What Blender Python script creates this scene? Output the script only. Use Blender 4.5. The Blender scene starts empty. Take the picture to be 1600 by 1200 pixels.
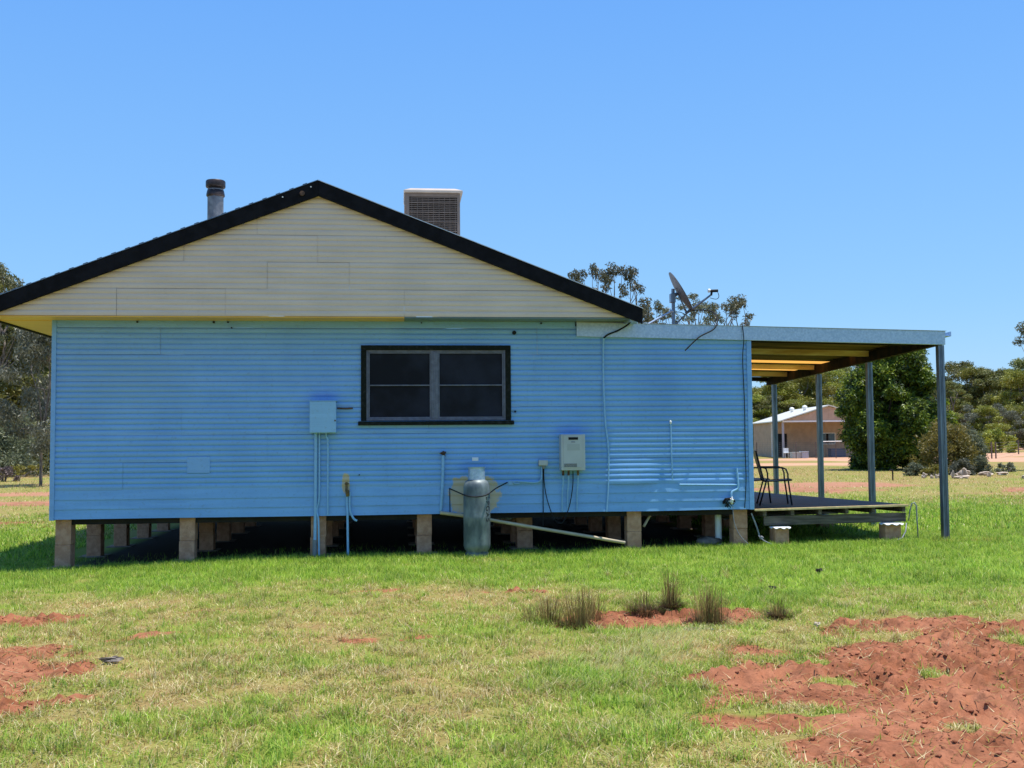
import bpy, math, random
import numpy as np
from mathutils import Vector, Matrix, noise as mnoise
random.seed(7)
C = bpy.context.scene.collection
PI = math.pi
scn = bpy.context.scene

# ------------------------------------------------------------------ camera, sky, sun, exposure
cam = bpy.data.cameras.new('camera'); camo = bpy.data.objects.new('camera', cam); C.objects.link(camo)
scn.camera = camo
YAW, PITCH, ROLL, FPX = .103766, .053851, .008186, 1669.456
_f = Vector((math.sin(YAW)*math.cos(PITCH), math.cos(YAW)*math.cos(PITCH), math.sin(PITCH)))
_r = Vector((math.cos(YAW), -math.sin(YAW), 0)); _u = _r.cross(_f)
_r2 = _r*math.cos(ROLL) - _u*math.sin(ROLL); _u2 = _u*math.cos(ROLL) + _r*math.sin(ROLL)
M4 = Matrix.Identity(4)
for i in range(3):
    M4[i][0] = _r2[i]; M4[i][1] = _u2[i]; M4[i][2] = -_f[i]
M4[0][3], M4[1][3], M4[2][3] = 0, 0, 1.70
camo.matrix_world = M4
cam.sensor_width = 36; cam.lens = FPX/1600*36; cam.clip_end = 6000; cam.clip_start = .05

SUN = Vector((.2, -.035, 1)).normalized()
sun_el = math.asin(SUN.z); sun_az = math.atan2(SUN.x, SUN.y)
w = bpy.data.worlds.new('World'); scn.world = w; w.use_nodes = True
nt = w.node_tree; bg = nt.nodes['Background']
sky = nt.nodes.new('ShaderNodeTexSky'); sky.sky_type = 'NISHITA'; sky.sun_disc = False
sky.sun_elevation = sun_el; sky.sun_rotation = sun_az
sky.air_density = 1.15; sky.dust_density = .25; sky.ozone_density = 3.0; sky.altitude = 200
hs = nt.nodes.new('ShaderNodeHueSaturation'); hs.inputs['Saturation'].default_value = 1.10
nt.links.new(sky.outputs[0], hs.inputs['Color']); tcw = nt.nodes.new('ShaderNodeTexCoord'); sz = nt.nodes.new('ShaderNodeSeparateXYZ'); nt.links.new(tcw.outputs['Generated'], sz.inputs[0])
rp = nt.nodes.new('ShaderNodeValToRGB'); nt.links.new(sz.outputs[2], rp.inputs[0])      # clear, dry inland air: little whitening toward the horizon
for i_, (p_, c_) in enumerate(((0, (.345, .64, .97)), (.12, (.25, .555, .98)), (.38, (.150, .42, .98)), (1, (.10, .28, .72)))):
    e_ = rp.color_ramp.elements[i_] if i_ < 2 else rp.color_ramp.elements.new(p_)
    e_.position = p_; e_.color = (*c_, 1)
sc_ = nt.nodes.new('ShaderNodeVectorMath'); sc_.operation = 'SCALE'; sc_.inputs[3].default_value = 4.3; nt.links.new(rp.outputs[0], sc_.inputs[0])
mw = nt.nodes.new('ShaderNodeMix'); mw.data_type = 'RGBA'; mw.inputs[0].default_value = .85
nt.links.new(hs.outputs[0], mw.inputs[6]); nt.links.new(sc_.outputs[0], mw.inputs[7]); nt.links.new(mw.outputs[2], bg.inputs[0])
bg.inputs[1].default_value = .15
sl = bpy.data.lights.new('sun', 'SUN'); sl.energy = 4.2; sl.angle = math.radians(.53); sl.color = (1, .955, .88)
so = bpy.data.objects.new('sun', sl); C.objects.link(so); so.rotation_euler = SUN.to_track_quat('Z', 'Y').to_euler(); so.location = (4, -3, 30)
scn.view_settings.view_transform = 'Standard'; scn.view_settings.look = 'None'
scn.view_settings.exposure = 0.6; scn.view_settings.gamma = 1
scn.render.engine = 'CYCLES'
scn.cycles.max_bounces = 8; scn.cycles.diffuse_bounces = 4; scn.cycles.transparent_max_bounces = 8
scn.render.resolution_x = 1024; scn.render.resolution_y = 768

# ------------------------------------------------------------------ materials
def mat(name, col, rough=.7, metal=0, var=0, vscale=5, bump=0, bscale=40, spec=.5, col2=None, stretch=None, detail=6, fac=(.4, .62)):
    m = bpy.data.materials.new(name); m.use_nodes = True; t = m.node_tree; b = t.nodes['Principled BSDF']
    b.inputs['Base Color'].default_value = (*col, 1); b.inputs['Roughness'].default_value = rough
    b.inputs['Metallic'].default_value = metal; b.inputs['Specular IOR Level'].default_value = spec
    tc = t.nodes.new('ShaderNodeTexCoord'); vec = tc.outputs['Object']
    if stretch:
        mp = t.nodes.new('ShaderNodeMapping'); mp.inputs['Scale'].default_value = stretch
        t.links.new(vec, mp.inputs[0]); vec = mp.outputs[0]
    if var or col2:
        n = t.nodes.new('ShaderNodeTexNoise'); n.inputs['Scale'].default_value = vscale; n.inputs['Detail'].default_value = detail
        t.links.new(vec, n.inputs['Vector'])
        r = t.nodes.new('ShaderNodeValToRGB'); t.links.new(n.outputs[0], r.inputs[0])
        r.color_ramp.elements[0].position = fac[0]; r.color_ramp.elements[1].position = fac[1]
        c2 = col2 if col2 else tuple(min(1, c*(1+var)) for c in col)
        c1 = col if col2 else tuple(c*(1-var) for c in col)
        r.color_ramp.elements[0].color = (*c1, 1); r.color_ramp.elements[1].color = (*c2, 1)
        t.links.new(r.outputs[0], b.inputs['Base Color'])
    if bump:
        n2 = t.nodes.new('ShaderNodeTexNoise'); n2.inputs['Scale'].default_value = bscale; n2.inputs['Detail'].default_value = 8
        t.links.new(vec, n2.inputs['Vector'])
        bp = t.nodes.new('ShaderNodeBump'); bp.inputs['Strength'].default_value = bump; bp.inputs['Distance'].default_value = .02
        t.links.new(n2.outputs[0], bp.inputs['Height']); t.links.new(bp.outputs[0], b.inputs['Normal'])
    return m

class G:      # tiny node helper
    def __init__(s, m): s.t = m.node_tree
    def n(s, k, **kw):
        x = s.t.nodes.new(k)
        for a, v in kw.items(): setattr(x, a, v)
        return x
    def l(s, a, b): s.t.links.new(a, b)
    def math(s, op, a, b=None, clamp=False):
        x = s.n('ShaderNodeMath', operation=op, use_clamp=clamp)
        for i, v in enumerate((a, b)):
            if v is None: continue
            if isinstance(v, (int, float)): x.inputs[i].default_value = v
            else: s.l(v, x.inputs[i])
        return x.outputs[0]
    def mix(s, f, a, b):
        x = s.n('ShaderNodeMix', data_type='RGBA')
        if isinstance(f, (int, float)): x.inputs[0].default_value = f
        else: s.l(f, x.inputs[0])
        for i, v in ((6, a), (7, b)):
            if isinstance(v, tuple): x.inputs[i].default_value = (*v, 1)
            else: s.l(v, x.inputs[i])
        return x.outputs[2]
    def noise(s, vec, scale, detail=5, rough=.55):
        x = s.n('ShaderNodeTexNoise'); x.inputs['Scale'].default_value = scale; x.inputs['Detail'].default_value = detail
        x.inputs['Roughness'].default_value = rough; s.l(vec, x.inputs['Vector']); return x.outputs[0]
    def ramp(s, v, a, b):
        x = s.n('ShaderNodeMapRange'); x.inputs[1].default_value = a; x.inputs[2].default_value = b; s.l(v, x.inputs[0]); return x.outputs[0]

def paint_mat(name, base, base2, patches=(), rough=.42, dirt=(.20, .17, .11), dirt_amt=.35):
    """old oil paint over steel cladding: weathering streaks, grime, and touched-up or bare patches (cx,cz,rx,rz,colour,soft,amount)"""
    m = bpy.data.materials.new(name); m.use_nodes = True; g = G(m); b = m.node_tree.nodes['Principled BSDF']
    geo = g.n('ShaderNodeNewGeometry'); pos = geo.outputs['Position']
    sx = g.n('ShaderNodeSeparateXYZ'); g.l(pos, sx.inputs[0])
    mp = g.n('ShaderNodeMapping'); mp.inputs['Scale'].default_value = (1, 1, .35); g.l(pos, mp.inputs[0])
    mp2 = g.n('ShaderNodeMapping'); mp2.inputs['Scale'].default_value = (.35, 1, 5); g.l(pos, mp2.inputs[0])
    n1 = g.noise(mp.outputs[0], 1.6, 6); n2 = g.noise(mp2.outputs[0], 2.5, 7, .6); n3 = g.noise(pos, 22, 5, .6)
    c = g.mix(g.ramp(n1, .35, .65), base, base2)
    c = g.mix(g.math('MULTIPLY', g.ramp(n2, .42, .72), .45), c, tuple(min(1, v*1.22+.02) for v in base2))
    c = g.mix(g.math('MULTIPLY', g.ramp(n3, .56, .78), dirt_amt), c, dirt)
    nd = g.noise(pos, 9, 6, .7)
    for cx, cz, rx, rz, col, soft, amt in patches:
        a = g.math('DIVIDE', g.math('ABSOLUTE', g.math('SUBTRACT', sx.outputs[0], cx)), rx)
        d = g.math('DIVIDE', g.math('ABSOLUTE', g.math('SUBTRACT', sx.outputs[2], cz)), rz)
        e = g.math('POWER', g.math('ADD', g.math('POWER', a, 3.), g.math('POWER', d, 3.)), .3333)
        e = g.math('ADD', e, g.math('MULTIPLY', g.math('SUBTRACT', nd, .5), .9 if soft < .3 else 1.2))
        k = g.math('MULTIPLY', g.ramp(e, 1+soft, 1-soft), amt, True)
        c = g.mix(k, c, col)
    g.l(c, b.inputs['Base Color']); b.inputs['Roughness'].default_value = rough
    bp = g.n('ShaderNodeBump'); bp.inputs['Strength'].default_value = .12; bp.inputs['Distance'].default_value = .01
    g.l(g.noise(pos, 14, 6), bp.inputs['Height']); g.l(bp.outputs[0], b.inputs['Normal'])
    return m

BLUE, BLUE2, DEEP, RAW = (.165, .365, .655), (.195, .415, .71), (.10, .23, .60), (.58, .46, .27)
m_blue = paint_mat('blue_paint', BLUE, BLUE2, rough=.27, dirt=(.13,.17,.17), patches=[
    (-1.10, 2.36, .22, .07, DEEP, .6, .45), (2.49, 1.855, .24, .06, DEEP, .6, .45), (1.06, 1.34, .22, .08, DEEP, .5, .5),
    (1.06, .93, .36, .27, RAW, .05, .95), (-.79, 1.12, .055, .14, RAW, .08, 1), (3.9, 2.55, .35, .5, (.12, .28, .56), .6, .4),
    (-3.9, 2.6, .8, .4, (.20, .37, .52), .6, .4), (3.75, 1.17, .22, .12, (.14, .34, .66), .2, .6)])
m_cream = paint_mat('cream_paint', (.60, .50, .40), (.65, .54, .43), dirt=(.36, .27, .16), dirt_amt=.2)
m_soffit = paint_mat('cream_soffit_with_bounce', (.72, .40, .05), (.78, .45, .06), dirt_amt=.12)  # cream soffit, with the yellow ground bounce put into its colour
m_soffitg = paint_mat('teal_soffit_paint', (.12, .17, .17), (.14, .19, .19))
m_black = mat('charcoal_trim', (.007, .007, .009), .8, spec=.15, var=.3, vscale=8, bump=.1)
m_trim = mat('black_green_trim', (.008, .011, .008), .85, spec=.2, col2=(.03, .03, .028), vscale=22, bump=.5, bscale=60, fac=(.5, .8))
m_alu = mat('weathered_aluminium', (.13, .14, .175), .5, .3, var=.15, vscale=14)
m_screen = mat('dark_fly_screen_glass', (.010, .012, .020), .45, var=.5, vscale=2.2, spec=.14)
m_curtain = mat('dim_curtain', (.03, .04, .06), .9, var=.4, vscale=30, stretch=(6, 1, .3))
m_galv = mat('galvanised_steel', (.34, .46, .60), .45, .5, col2=(.48, .60, .74), vscale=38, fac=(.35, .7), bump=.05, bscale=80)
m_galvd = mat('galvanised_post', (.15, .19, .24), .38, .7, var=.2, vscale=18, stretch=(1, 1, .2))
m_roof = mat('zinc_roofing', (.55, .56, .57), .38, .6, var=.12, vscale=5)
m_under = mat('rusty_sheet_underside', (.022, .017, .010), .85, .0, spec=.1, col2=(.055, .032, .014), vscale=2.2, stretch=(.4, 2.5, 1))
m_purlin = mat('weathered_purlin', (.85, .62, .30), .7, col2=(.55, .30, .10), vscale=2.5, stretch=(.5, 3, 3), bump=.2)
m_brick = mat('concrete_block', (.48, .24, .135), .95, col2=(.60, .33, .20), vscale=14, bump=.6, bscale=45)
m_pad = mat('concrete_pad', (.22, .17, .13), .95, var=.2, vscale=9, bump=.5)
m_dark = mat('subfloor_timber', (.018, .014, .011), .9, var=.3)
m_deck = mat('stained_deck_board', (.07, .036, .028), .6, col2=(.12, .068, .052), vscale=3, stretch=(.5, 8, 1), bump=.15)
m_deckedge = mat('pale_deck_edge', (.78, .55, .24), .7, var=.15, vscale=12)
m_oldwood = mat('grey_weathered_timber', (.085, .068, .052), .85, col2=(.18, .145, .11), vscale=5, stretch=(.6, 6, 6), bump=.4)
m_pvc = mat('cream_pvc', (.55, .44, .27), .45, var=.1)
m_white = mat('white_paint', (.78, .78, .76), .5, var=.06)
m_heater = mat('heater_enamel', (.46, .48, .46), .45, var=.05, vscale=3)
m_tank = mat('galvanised_cylinder', (.075, .10, .11), .5, .25, col2=(.23, .27, .27), vscale=5, stretch=(1.5, 1.5, .7), bump=.08, fac=(.35, .66))
m_rub = mat('black_rubber', (.008, .008, .01), .7, spec=.3)
m_brass = mat('tarnished_brass', (.20, .13, .05), .5, .6, var=.3, vscale=30)
m_rust = mat('rusty_iron', (.10, .055, .035), .85, var=.4, vscale=30)
m_conduit = paint_mat('painted_conduit', (.22, .44, .66), (.25, .48, .70), rough=.4)
m_pvcg = mat('grey_pvc', (.22, .23, .24), .45, var=.1)
m_cooler = mat('cooler_plastic', (.20, .15, .12), .6, var=.1)
m_coolerlid = mat('cooler_lid', (.50, .42, .35), .5, var=.06)
m_pad2 = mat('cooler_pad', (.035, .026, .022), .95, var=.3, vscale=30)
m_flue = mat('flue_steel', (.13, .14, .16), .6, .4, col2=(.22, .23, .24), vscale=9)
m_fluecap = mat('sooty_flue_cap', (.045, .032, .030), .45, .5, var=.4, vscale=12)
m_chair = mat('black_chair_frame', (.010, .010, .012), .4)
m_dish = mat('grey_dish_paint', (.075, .085, .10), .5, var=.1)
m_bark = mat('gum_bark', (.11, .085, .065), .9, col2=(.24, .20, .17), vscale=6, stretch=(2, 2, .5), bump=.5)
m_barkd = mat('dark_bark', (.035, .026, .020), .95, var=.3, vscale=8)
m_barkp = mat('pale_gum_bark', (.32, .29, .26), .8, col2=(.5, .47, .43), vscale=4, stretch=(2, 2, .4))
m_shed = mat('tan_shed_cladding', (.48, .34, .24), .6, var=.08, vscale=2)
m_shedroof = mat('cream_shed_roof', (.72, .68, .58), .4, .2, var=.05)
m_rock = mat('pale_rock', (.50, .40, .31), .9, var=.3, vscale=3, bump=.6, bscale=8)
m_wire = mat('fence_wire', (.22, .21, .2), .5, .5)
m_wood = mat('fence_post_timber', (.14, .11, .09), .9, var=.3, vscale=12, bump=.4)
m_blkplastic = mat('faded_plastic', (.10, .12, .16), .5)
m_paper = mat('white_sticker', (.75, .77, .8), .5)

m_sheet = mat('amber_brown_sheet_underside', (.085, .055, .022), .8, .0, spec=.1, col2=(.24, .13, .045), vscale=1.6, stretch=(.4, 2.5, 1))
def translucent_mat():
    m = bpy.data.materials.new('amber_fibreglass'); m.use_nodes = True; g = G(m); t = m.node_tree
    out = t.nodes['Material Output']; b = t.nodes['Principled BSDF']; b.inputs['Base Color'].default_value = (.7, .42, .12, 1)
    tr = g.n('ShaderNodeBsdfTranslucent'); tr.inputs[0].default_value = (.9, .42, .08, 1)
    mx = g.n('ShaderNodeMixShader'); mx.inputs[0].default_value = .55
    g.l(b.outputs[0], mx.inputs[1]); g.l(tr.outputs[0], mx.inputs[2]); g.l(mx.outputs[0], out.inputs[0]); return m
m_amber = translucent_mat()

def leaf_mat(name, c1, c2, c3, trans=.35, vs=1.2):
    m = bpy.data.materials.new(name); m.use_nodes = True; g = G(m); t = m.node_tree
    out = t.nodes['Material Output']; b = t.nodes['Principled BSDF']
    geo = g.n('ShaderNodeNewGeometry'); oi = g.n('ShaderNodeObjectInfo')
    n = g.noise(geo.outputs['Position'], vs, 3)
    c = g.mix(g.ramp(n, .38, .62), c1, c2)
    ri = geo.outputs['Random Per Island']
    c = g.mix(g.math('MULTIPLY', g.ramp(ri, .55, 1.), .85), c, c3)
    hsv = g.n('ShaderNodeHueSaturation'); g.l(c, hsv.inputs['Color'])
    g.l(g.math('ADD', g.math('MULTIPLY', oi.outputs['Random'], .5), .75), hsv.inputs['Value'])
    g.l(g.math('ADD', g.math('MULTIPLY', oi.outputs['Random'], .03), .485), hsv.inputs['Hue'])
    g.l(hsv.outputs[0], b.inputs['Base Color']); b.inputs['Roughness'].default_value = .5
    tr = g.n('ShaderNodeBsdfTranslucent'); g.l(hsv.outputs[0], tr.inputs[0])
    mx = g.n('ShaderNodeMixShader'); mx.inputs[0].default_value = trans
    g.l(b.outputs[0], mx.inputs[1]); g.l(tr.outputs[0], mx.inputs[2]); g.l(mx.outputs[0], out.inputs[0]); return m
m_leafg = leaf_mat('gum_leaves', (.115, .13, .028), (.19, .20, .040), (.32, .31, .11), .3)
m_leafy = leaf_mat('yellow_green_leaves', (.14, .165, .018), (.28, .28, .026), (.38, .36, .07), .3)
m_leafs = leaf_mat('silver_leaves', (.10, .115, .07), (.17, .18, .12), (.34, .34, .26))
m_leafs2 = leaf_mat('dusky_gum_leaves', (.075, .080, .035), (.12, .12, .055), (.22, .21, .12), .3)
m_leafd = leaf_mat('glossy_dark_leaves', (.022, .042, .007), (.085, .13, .010), (.34, .40, .03), .3, 1.0)
m_leafo = leaf_mat('olive_scrub_leaves', (.15, .14, .028), (.25, .21, .036), (.34, .29, .07))
m_leafgr = leaf_mat('grey_scrub_leaves', (.115, .135, .075), (.18, .20, .11), (.28, .29, .18))

# ------------------------------------------------------------------ helpers
class MB:
    def __init__(s): s.v = []; s.f = []; s.m = []; s.mi = 0
    def add(s, vs, fs):
        o = len(s.v); s.v += [tuple(v) for v in vs]; s.f += [tuple(i+o for i in f) for f in fs]; s.m += [s.mi]*len(fs); return s
    def box(s, x0, x1, y0, y1, z0, z1):
        return s.hexa([(x0,y0,z0),(x1,y0,z0),(x1,y1,z0),(x0,y1,z0),(x0,y0,z1),(x1,y0,z1),(x1,y1,z1),(x0,y1,z1)])
    def hexa(s, p): return s.add(p, [(0,3,2,1),(4,5,6,7),(0,1,5,4),(1,2,6,5),(2,3,7,6),(3,0,4,7)])
    def prism(s, poly, y0, y1):          # polygon in xz extruded along y
        n = len(poly); vs = [(x,y0,z) for x,z in poly]+[(x,y1,z) for x,z in poly]
        return s.add(vs, [tuple(range(n)), tuple(range(2*n-1,n-1,-1))]+[(i,i+n,(i+1)%n+n,(i+1)%n) for i in range(n)])
    def tube(s, pts, r, n=8, caps=True):
        pts = [Vector(p) for p in pts]; rs = r if isinstance(r, (list, tuple)) else [r]*len(pts)
        vs = []; fs = []
        d0 = (pts[1]-pts[0]).normalized(); a = d0.orthogonal().normalized()
        for i, p in enumerate(pts):
            d = (pts[min(i+1,len(pts)-1)]-pts[max(i-1,0)]).normalized()
            a = (a-d*a.dot(d)).normalized(); b = d.cross(a)
            for k in range(n):
                t = 2*PI*k/n; vs.append(p+(a*math.cos(t)+b*math.sin(t))*rs[i])
        for i in range(len(pts)-1):
            for k in range(n): fs.append((i*n+k, i*n+(k+1)%n, (i+1)*n+(k+1)%n, (i+1)*n+k))
        if caps: fs += [tuple(range(n-1,-1,-1)), tuple(range((len(pts)-1)*n, len(pts)*n))]
        return s.add(vs, fs)
    def lathe(s, prof, c, n=32):         # prof (r,z)
        vs = []; fs = []
        for r, z in prof:
            for k in range(n): t = 2*PI*k/n; vs.append((c[0]+r*math.cos(t), c[1]+r*math.sin(t), c[2]+z))
        for i in range(len(prof)-1):
            for k in range(n): fs.append((i*n+k, i*n+(k+1)%n, (i+1)*n+(k+1)%n, (i+1)*n+k))
        fs += [tuple(range(n-1,-1,-1)), tuple(range((len(prof)-1)*n, len(prof)*n))]
        return s.add(vs, fs)
    def lump(s, c, r, seed=0, amp=.3, n=10, m=7):
        vs = []; fs = []; o = Vector((seed*3.1, seed*1.7, seed*.9))
        for i in range(m+1):
            ph = PI*i/m
            for k in range(n):
                t = 2*PI*k/n; d = Vector((math.sin(ph)*math.cos(t), math.sin(ph)*math.sin(t), math.cos(ph)))
                q = 1+amp*mnoise.noise(d*1.6+o)*1.6
                vs.append((c[0]+d.x*r[0]*q, c[1]+d.y*r[1]*q, c[2]+d.z*r[2]*q))
        for i in range(m):
            for k in range(n): fs.append((i*n+k, (i+1)*n+k, (i+1)*n+(k+1)%n, i*n+(k+1)%n))
        return s.add(vs, fs)
    def build(s, name, mats, parent=None, smooth=False, bevel=0, loc=None):
        me = bpy.data.meshes.new(name); me.from_pydata(s.v, [], s.f); me.validate(); me.update()
        if not isinstance(mats, (list, tuple)): mats = [mats]
        for m in mats: me.materials.append(m)
        if len(mats) > 1: me.polygons.foreach_set('material_index', s.m[:len(me.polygons)])
        if smooth: me.polygons.foreach_set('use_smooth', [True]*len(me.polygons)); 
        if smooth == 'auto': me.set_sharp_from_angle(angle=math.radians(40))
        o = bpy.data.objects.new(name, me); C.objects.link(o)
        if parent: o.parent = parent; o.matrix_parent_inverse = Matrix.Identity(4); o.location = -wloc(parent)
        if bevel:
            b = o.modifiers.new('bevel', 'BEVEL'); b.width = bevel; b.segments = 2; b.limit_method = 'ANGLE'
        return o
def wloc(o):
    v = Vector(o.location)
    while o.parent: o = o.parent; v += Vector(o.location)
    return v
def empty(name, loc=(0,0,0)):
    o = bpy.data.objects.new(name, None); C.objects.link(o); o.location = loc; o.empty_display_size = .2; return o
def tag(o, label=None, cat=None, group=None, kind=None):
    for k, v in (('label', label), ('category', cat), ('group', group), ('kind', kind)):
        if v: o[k] = v
    return o
def thing(name, label, cat, loc=(0,0,0), group=None): return tag(empty(name, loc), label, cat, group)
def sm(a, b, t): t = np.clip((t-a)/(b-a), 0, 1); return t*t*(3-2*t)
_rng = np.random.RandomState(11); _tab = _rng.rand(256, 256)
def vn(x, y):
    xi = np.floor(x).astype(int); yi = np.floor(y).astype(int); fx = x-xi; fy = y-yi
    fx = fx*fx*(3-2*fx); fy = fy*fy*(3-2*fy); a = lambda i, j: _tab[(xi+i) % 256, (yi+j) % 256]
    return (a(0,0)*(1-fx)+a(1,0)*fx)*(1-fy)+(a(0,1)*(1-fx)+a(1,1)*fx)*fy
def fbm(x, y, f=1., o=4, g=.5):
    s = 0; A = 1; T = 0
    for i in range(o): s = s+A*vn(x*f+17.3*i, y*f+9.1*i); T += A; A *= g; f *= 2.03
    return s/T
def gz0(x, y):
    x = np.asarray(x, float); y = np.asarray(y, float)
    near = sm(-5.5, -1.2, x)*.11 - .035 + sm(2, 9, x)*.09
    return near*(1-sm(22, 45, np.hypot(x, y)))

# soil patches: world x, y, rx, ry, rotation, strength
SOIL = [(-2.6,7.15,.7,.35,.3,1.1),(-3.4,8.4,.8,.5,0,1.1),(3.9,5.3,2.0,.7,0,1.4),(5.0,5.6,1.2,1.2,0,1.4),(2.8,5.4,.9,.5,0,1.15),(3.6,7.4,1.35,1.35,.1,1.3),(4.8,7.6,1.5,1.3,0,1.4),(3.3,6.1,1.5,.75,0,1.3),(4.5,6.0,1.6,1.2,0,1.5),(2.65,7.25,.5,.45,0,1.2),(4.35,9.0,.8,.3,.1,1.2),(2.7,6.6,.6,.6,.3,1.0),
 (2.35,9.85,.95,.5,-.05,1.15),(1.8,9.75,.35,.4,0,1.),(3.1,9.9,.4,.35,0,.9),(1.25,11.5,.5,.12,.1,.58),(.9,10.8,.4,.1,0,.55),
 (-3.55,10.9,.62,.42,0,1.15),(-3.3,9.0,.7,.5,0,1.1),(-2.95,8.1,.75,.4,.25,1.25),(-3.2,7.5,.7,.42,.3,1.2),(-2.15,9.55,.45,.14,.3,.72),(-1.95,10.9,.35,.12,.2,.6),(-2.6,11.3,.4,.1,0,.55),
 (-.15,11.9,.35,.14,0,.62),(.3,11.4,.2,.1,0,.55),(-.4,9.1,.24,.14,0,.6),(.1,9.15,.22,.12,0,.62),(2.5,6.7,.55,.5,0,1.2),(2.35,7.3,.4,.32,0,1.25),(2.2,6.1,.5,.35,0,1.0),
 (8.5,15.3,.8,.28,0,1.1),
 (13.2,34,2.2,3.2,0,.8),(10.5,27,1.4,1.5,0,.6),(16,38,3,3,.3,1.),(40,86,10,8,-.3,1.4),(31,70,8,5,0,1.3),(45,80,8,10,-.2,1.3),
 (20.3,31.5,1.8,1.6,0,1.3),(16.5,26,1.5,1.2,0,.7),(62,96,14,5,-.2,1.2),(68,106,16,4,-.1,1.3),(80,140,30,8,0,1.2),(14.5,22.5,1.2,.8,0,.7),
 (-12,38.5,9,1.1,.15,1.3),(-14,32.8,8,.9,.15,1.2),(-11,25,4,.7,0,.8),(-9,29,3,.5,0,.7)]
KEEP = [(4.1,8.45,.42,.2),(3.1,8.3,.45,.33),(4.95,8.0,.45,.3),(2.75,7.7,.3,.2),(5.1,7.35,.35,.14),(2.9,6.9,.25,.14),(3.1,5.8,.2,.12),(3.6,7.0,.14,.1),(3.75,6.6,.16,.08),(2.3,6.3,.3,.2),(4.5,6.3,.16,.1),(3.7,5.6,.2,.1)]
def soil(x, y):
    x = np.asarray(x, float); y = np.asarray(y, float)
    wx = x+(fbm(x,y,1.7,3)-.5)*.55; wy = y+(fbm(x+31,y+7,1.7,3)-.5)*.45
    s = np.zeros_like(x)
    for cx, cy, rx, ry, a, k in SOIL:
        dx = wx-cx; dy = wy-cy; c, q = math.cos(a), math.sin(a)
        e = ((dx*c+dy*q)/rx)**2+((-dx*q+dy*c)/ry)**2
        s = np.maximum(s, k*np.clip(1.35-e, 0, 1.))
    for cx, cy, rx, ry in KEEP:
        e = ((wx-cx)/rx)**2+((wy-cy)/ry)**2; s = s-1.3*np.clip(1.2-e, 0, 1)
    s = s+((fbm(x, y, 3.3, 4)-.5)*1.1+(fbm(x+5, y+3, 11, 3)-.5)*.8)*(s > .02)
    return np.clip(sm(.22, 1.0, s), 0, 1)
def dry(x, y):
    """0 lush green .. 1 straw"""
    x = np.asarray(x, float); y = np.asarray(y, float)
    n = fbm(x+3, y+5, .9, 5, .6)
    d = .56+(n-.5)*1.25+(fbm(x+13, y+50, 4.2, 3)-.5)*.7
    d = d-.62*sm(11.0, 13.3, y+.22*x)*(1-sm(17, 30, y)) - .25*sm(1.5, 4.5, x)*sm(8.5, 10.5, y)*(1-sm(17, 30, y))
    d = d+.07*sm(10.5, 8.5, y)+.28*sm(-1.5, -3.5, x)*sm(13.5, 11, y)+.15*np.exp(-(((x+.3)/1.8)**2+((y-11)/1.1)**2))
    d = d-.18*np.exp(-(((x+1.3)/.6)**2+((y-11.6)/.6)**2))
    return np.clip(d+.16*sm(17.5, 25, y)+.1*sm(25, 60, y), .02, 1)

# ------------------------------------------------------------------ ground
def axis(a, b, step, lo, hi, g=1.09):
    c = list(np.arange(a, b, step)); s = step; v = c[-1]
    while v < hi: s *= g; v += s; c.append(v)
    s = step; v = a
    while v > lo: s *= g; v -= s; c.insert(0, v)
    return np.array(c)
gx = axis(-5.0, 6.2, .035, -2500, 2500); gy = axis(4.6, 13.0, .035, -300, 3500)
X, Y = np.meshgrid(gx, gy); nx, ny = len(gx), len(gy)
S = soil(X, Y); D = dry(X, Y)
Z = gz0(X, Y)+(fbm(X, Y, .7, 3)-.5)*.05*(1-sm(14, 15.2, Y)*(Y < 26))
nearm = (1-sm(12, 16, np.hypot(X, Y)))
rid = 1-np.abs(fbm(X+40, Y, 5.2, 4, .6)*2-1)*2.2; lumpy = .25+.75*sm(.35, .6, fbm(X+2, Y+8, 1.3, 3))
Z = Z+S*nearm*((fbm(X, Y, 3.0, 3, .6)-.5)*.10+lumpy*((rid-.6)*.085+(fbm(X, Y+60, 13, 2, .7)-.5)*.13)-.010) + nearm*(1-S)*(fbm(X+9, Y, 9, 3)-.5)*.018
Z = Z+(fbm(X, Y, .05, 3)-.5)*.8*sm(60, 160, np.hypot(X, Y))
Z = Z-.05*np.exp(-(((X-2.5)/.9)**2+((Y-9.6)/.5)**2))
me = bpy.data.meshes.new('ground'); idx = np.arange(nx*ny).reshape(ny, nx)
q = np.stack([idx[:-1,:-1], idx[:-1,1:], idx[1:,1:], idx[1:,:-1]], -1).reshape(-1, 4)
me.vertices.add(nx*ny); me.vertices.foreach_set('co', np.stack([X, Y, Z], -1).reshape(-1))
me.loops.add(q.size); me.loops.foreach_set('vertex_index', q.reshape(-1).astype(np.int32))
me.polygons.add(len(q)); me.polygons.foreach_set('loop_start', np.arange(0, q.size, 4, dtype=np.int32)); 
me.polygons.foreach_set('use_smooth', np.ones(len(q), bool)); me.update(calc_edges=True)
for nm, arr in (('soil', S), ('dry', D)):
    at_ = me.attributes.new(nm, 'FLOAT', 'POINT'); at_.data.foreach_set('value', arr.reshape(-1).astype(np.float32))
m_ground = bpy.data.materials.new('paddock_ground'); m_ground.use_nodes = True; g = G(m_ground); b = m_ground.node_tree.nodes['Principled BSDF']
geo = g.n('ShaderNodeNewGeometry'); P_ = geo.outputs['Position']
a1 = g.n('ShaderNodeAttribute', attribute_name='soil').outputs['Fac']; a2 = g.n('ShaderNodeAttribute', attribute_name='dry').outputs['Fac']
n1 = g.noise(P_, 7, 8, .65); n2 = g.noise(P_, 45, 6, .7); n3 = g.noise(P_, .9, 5, .6)
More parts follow.
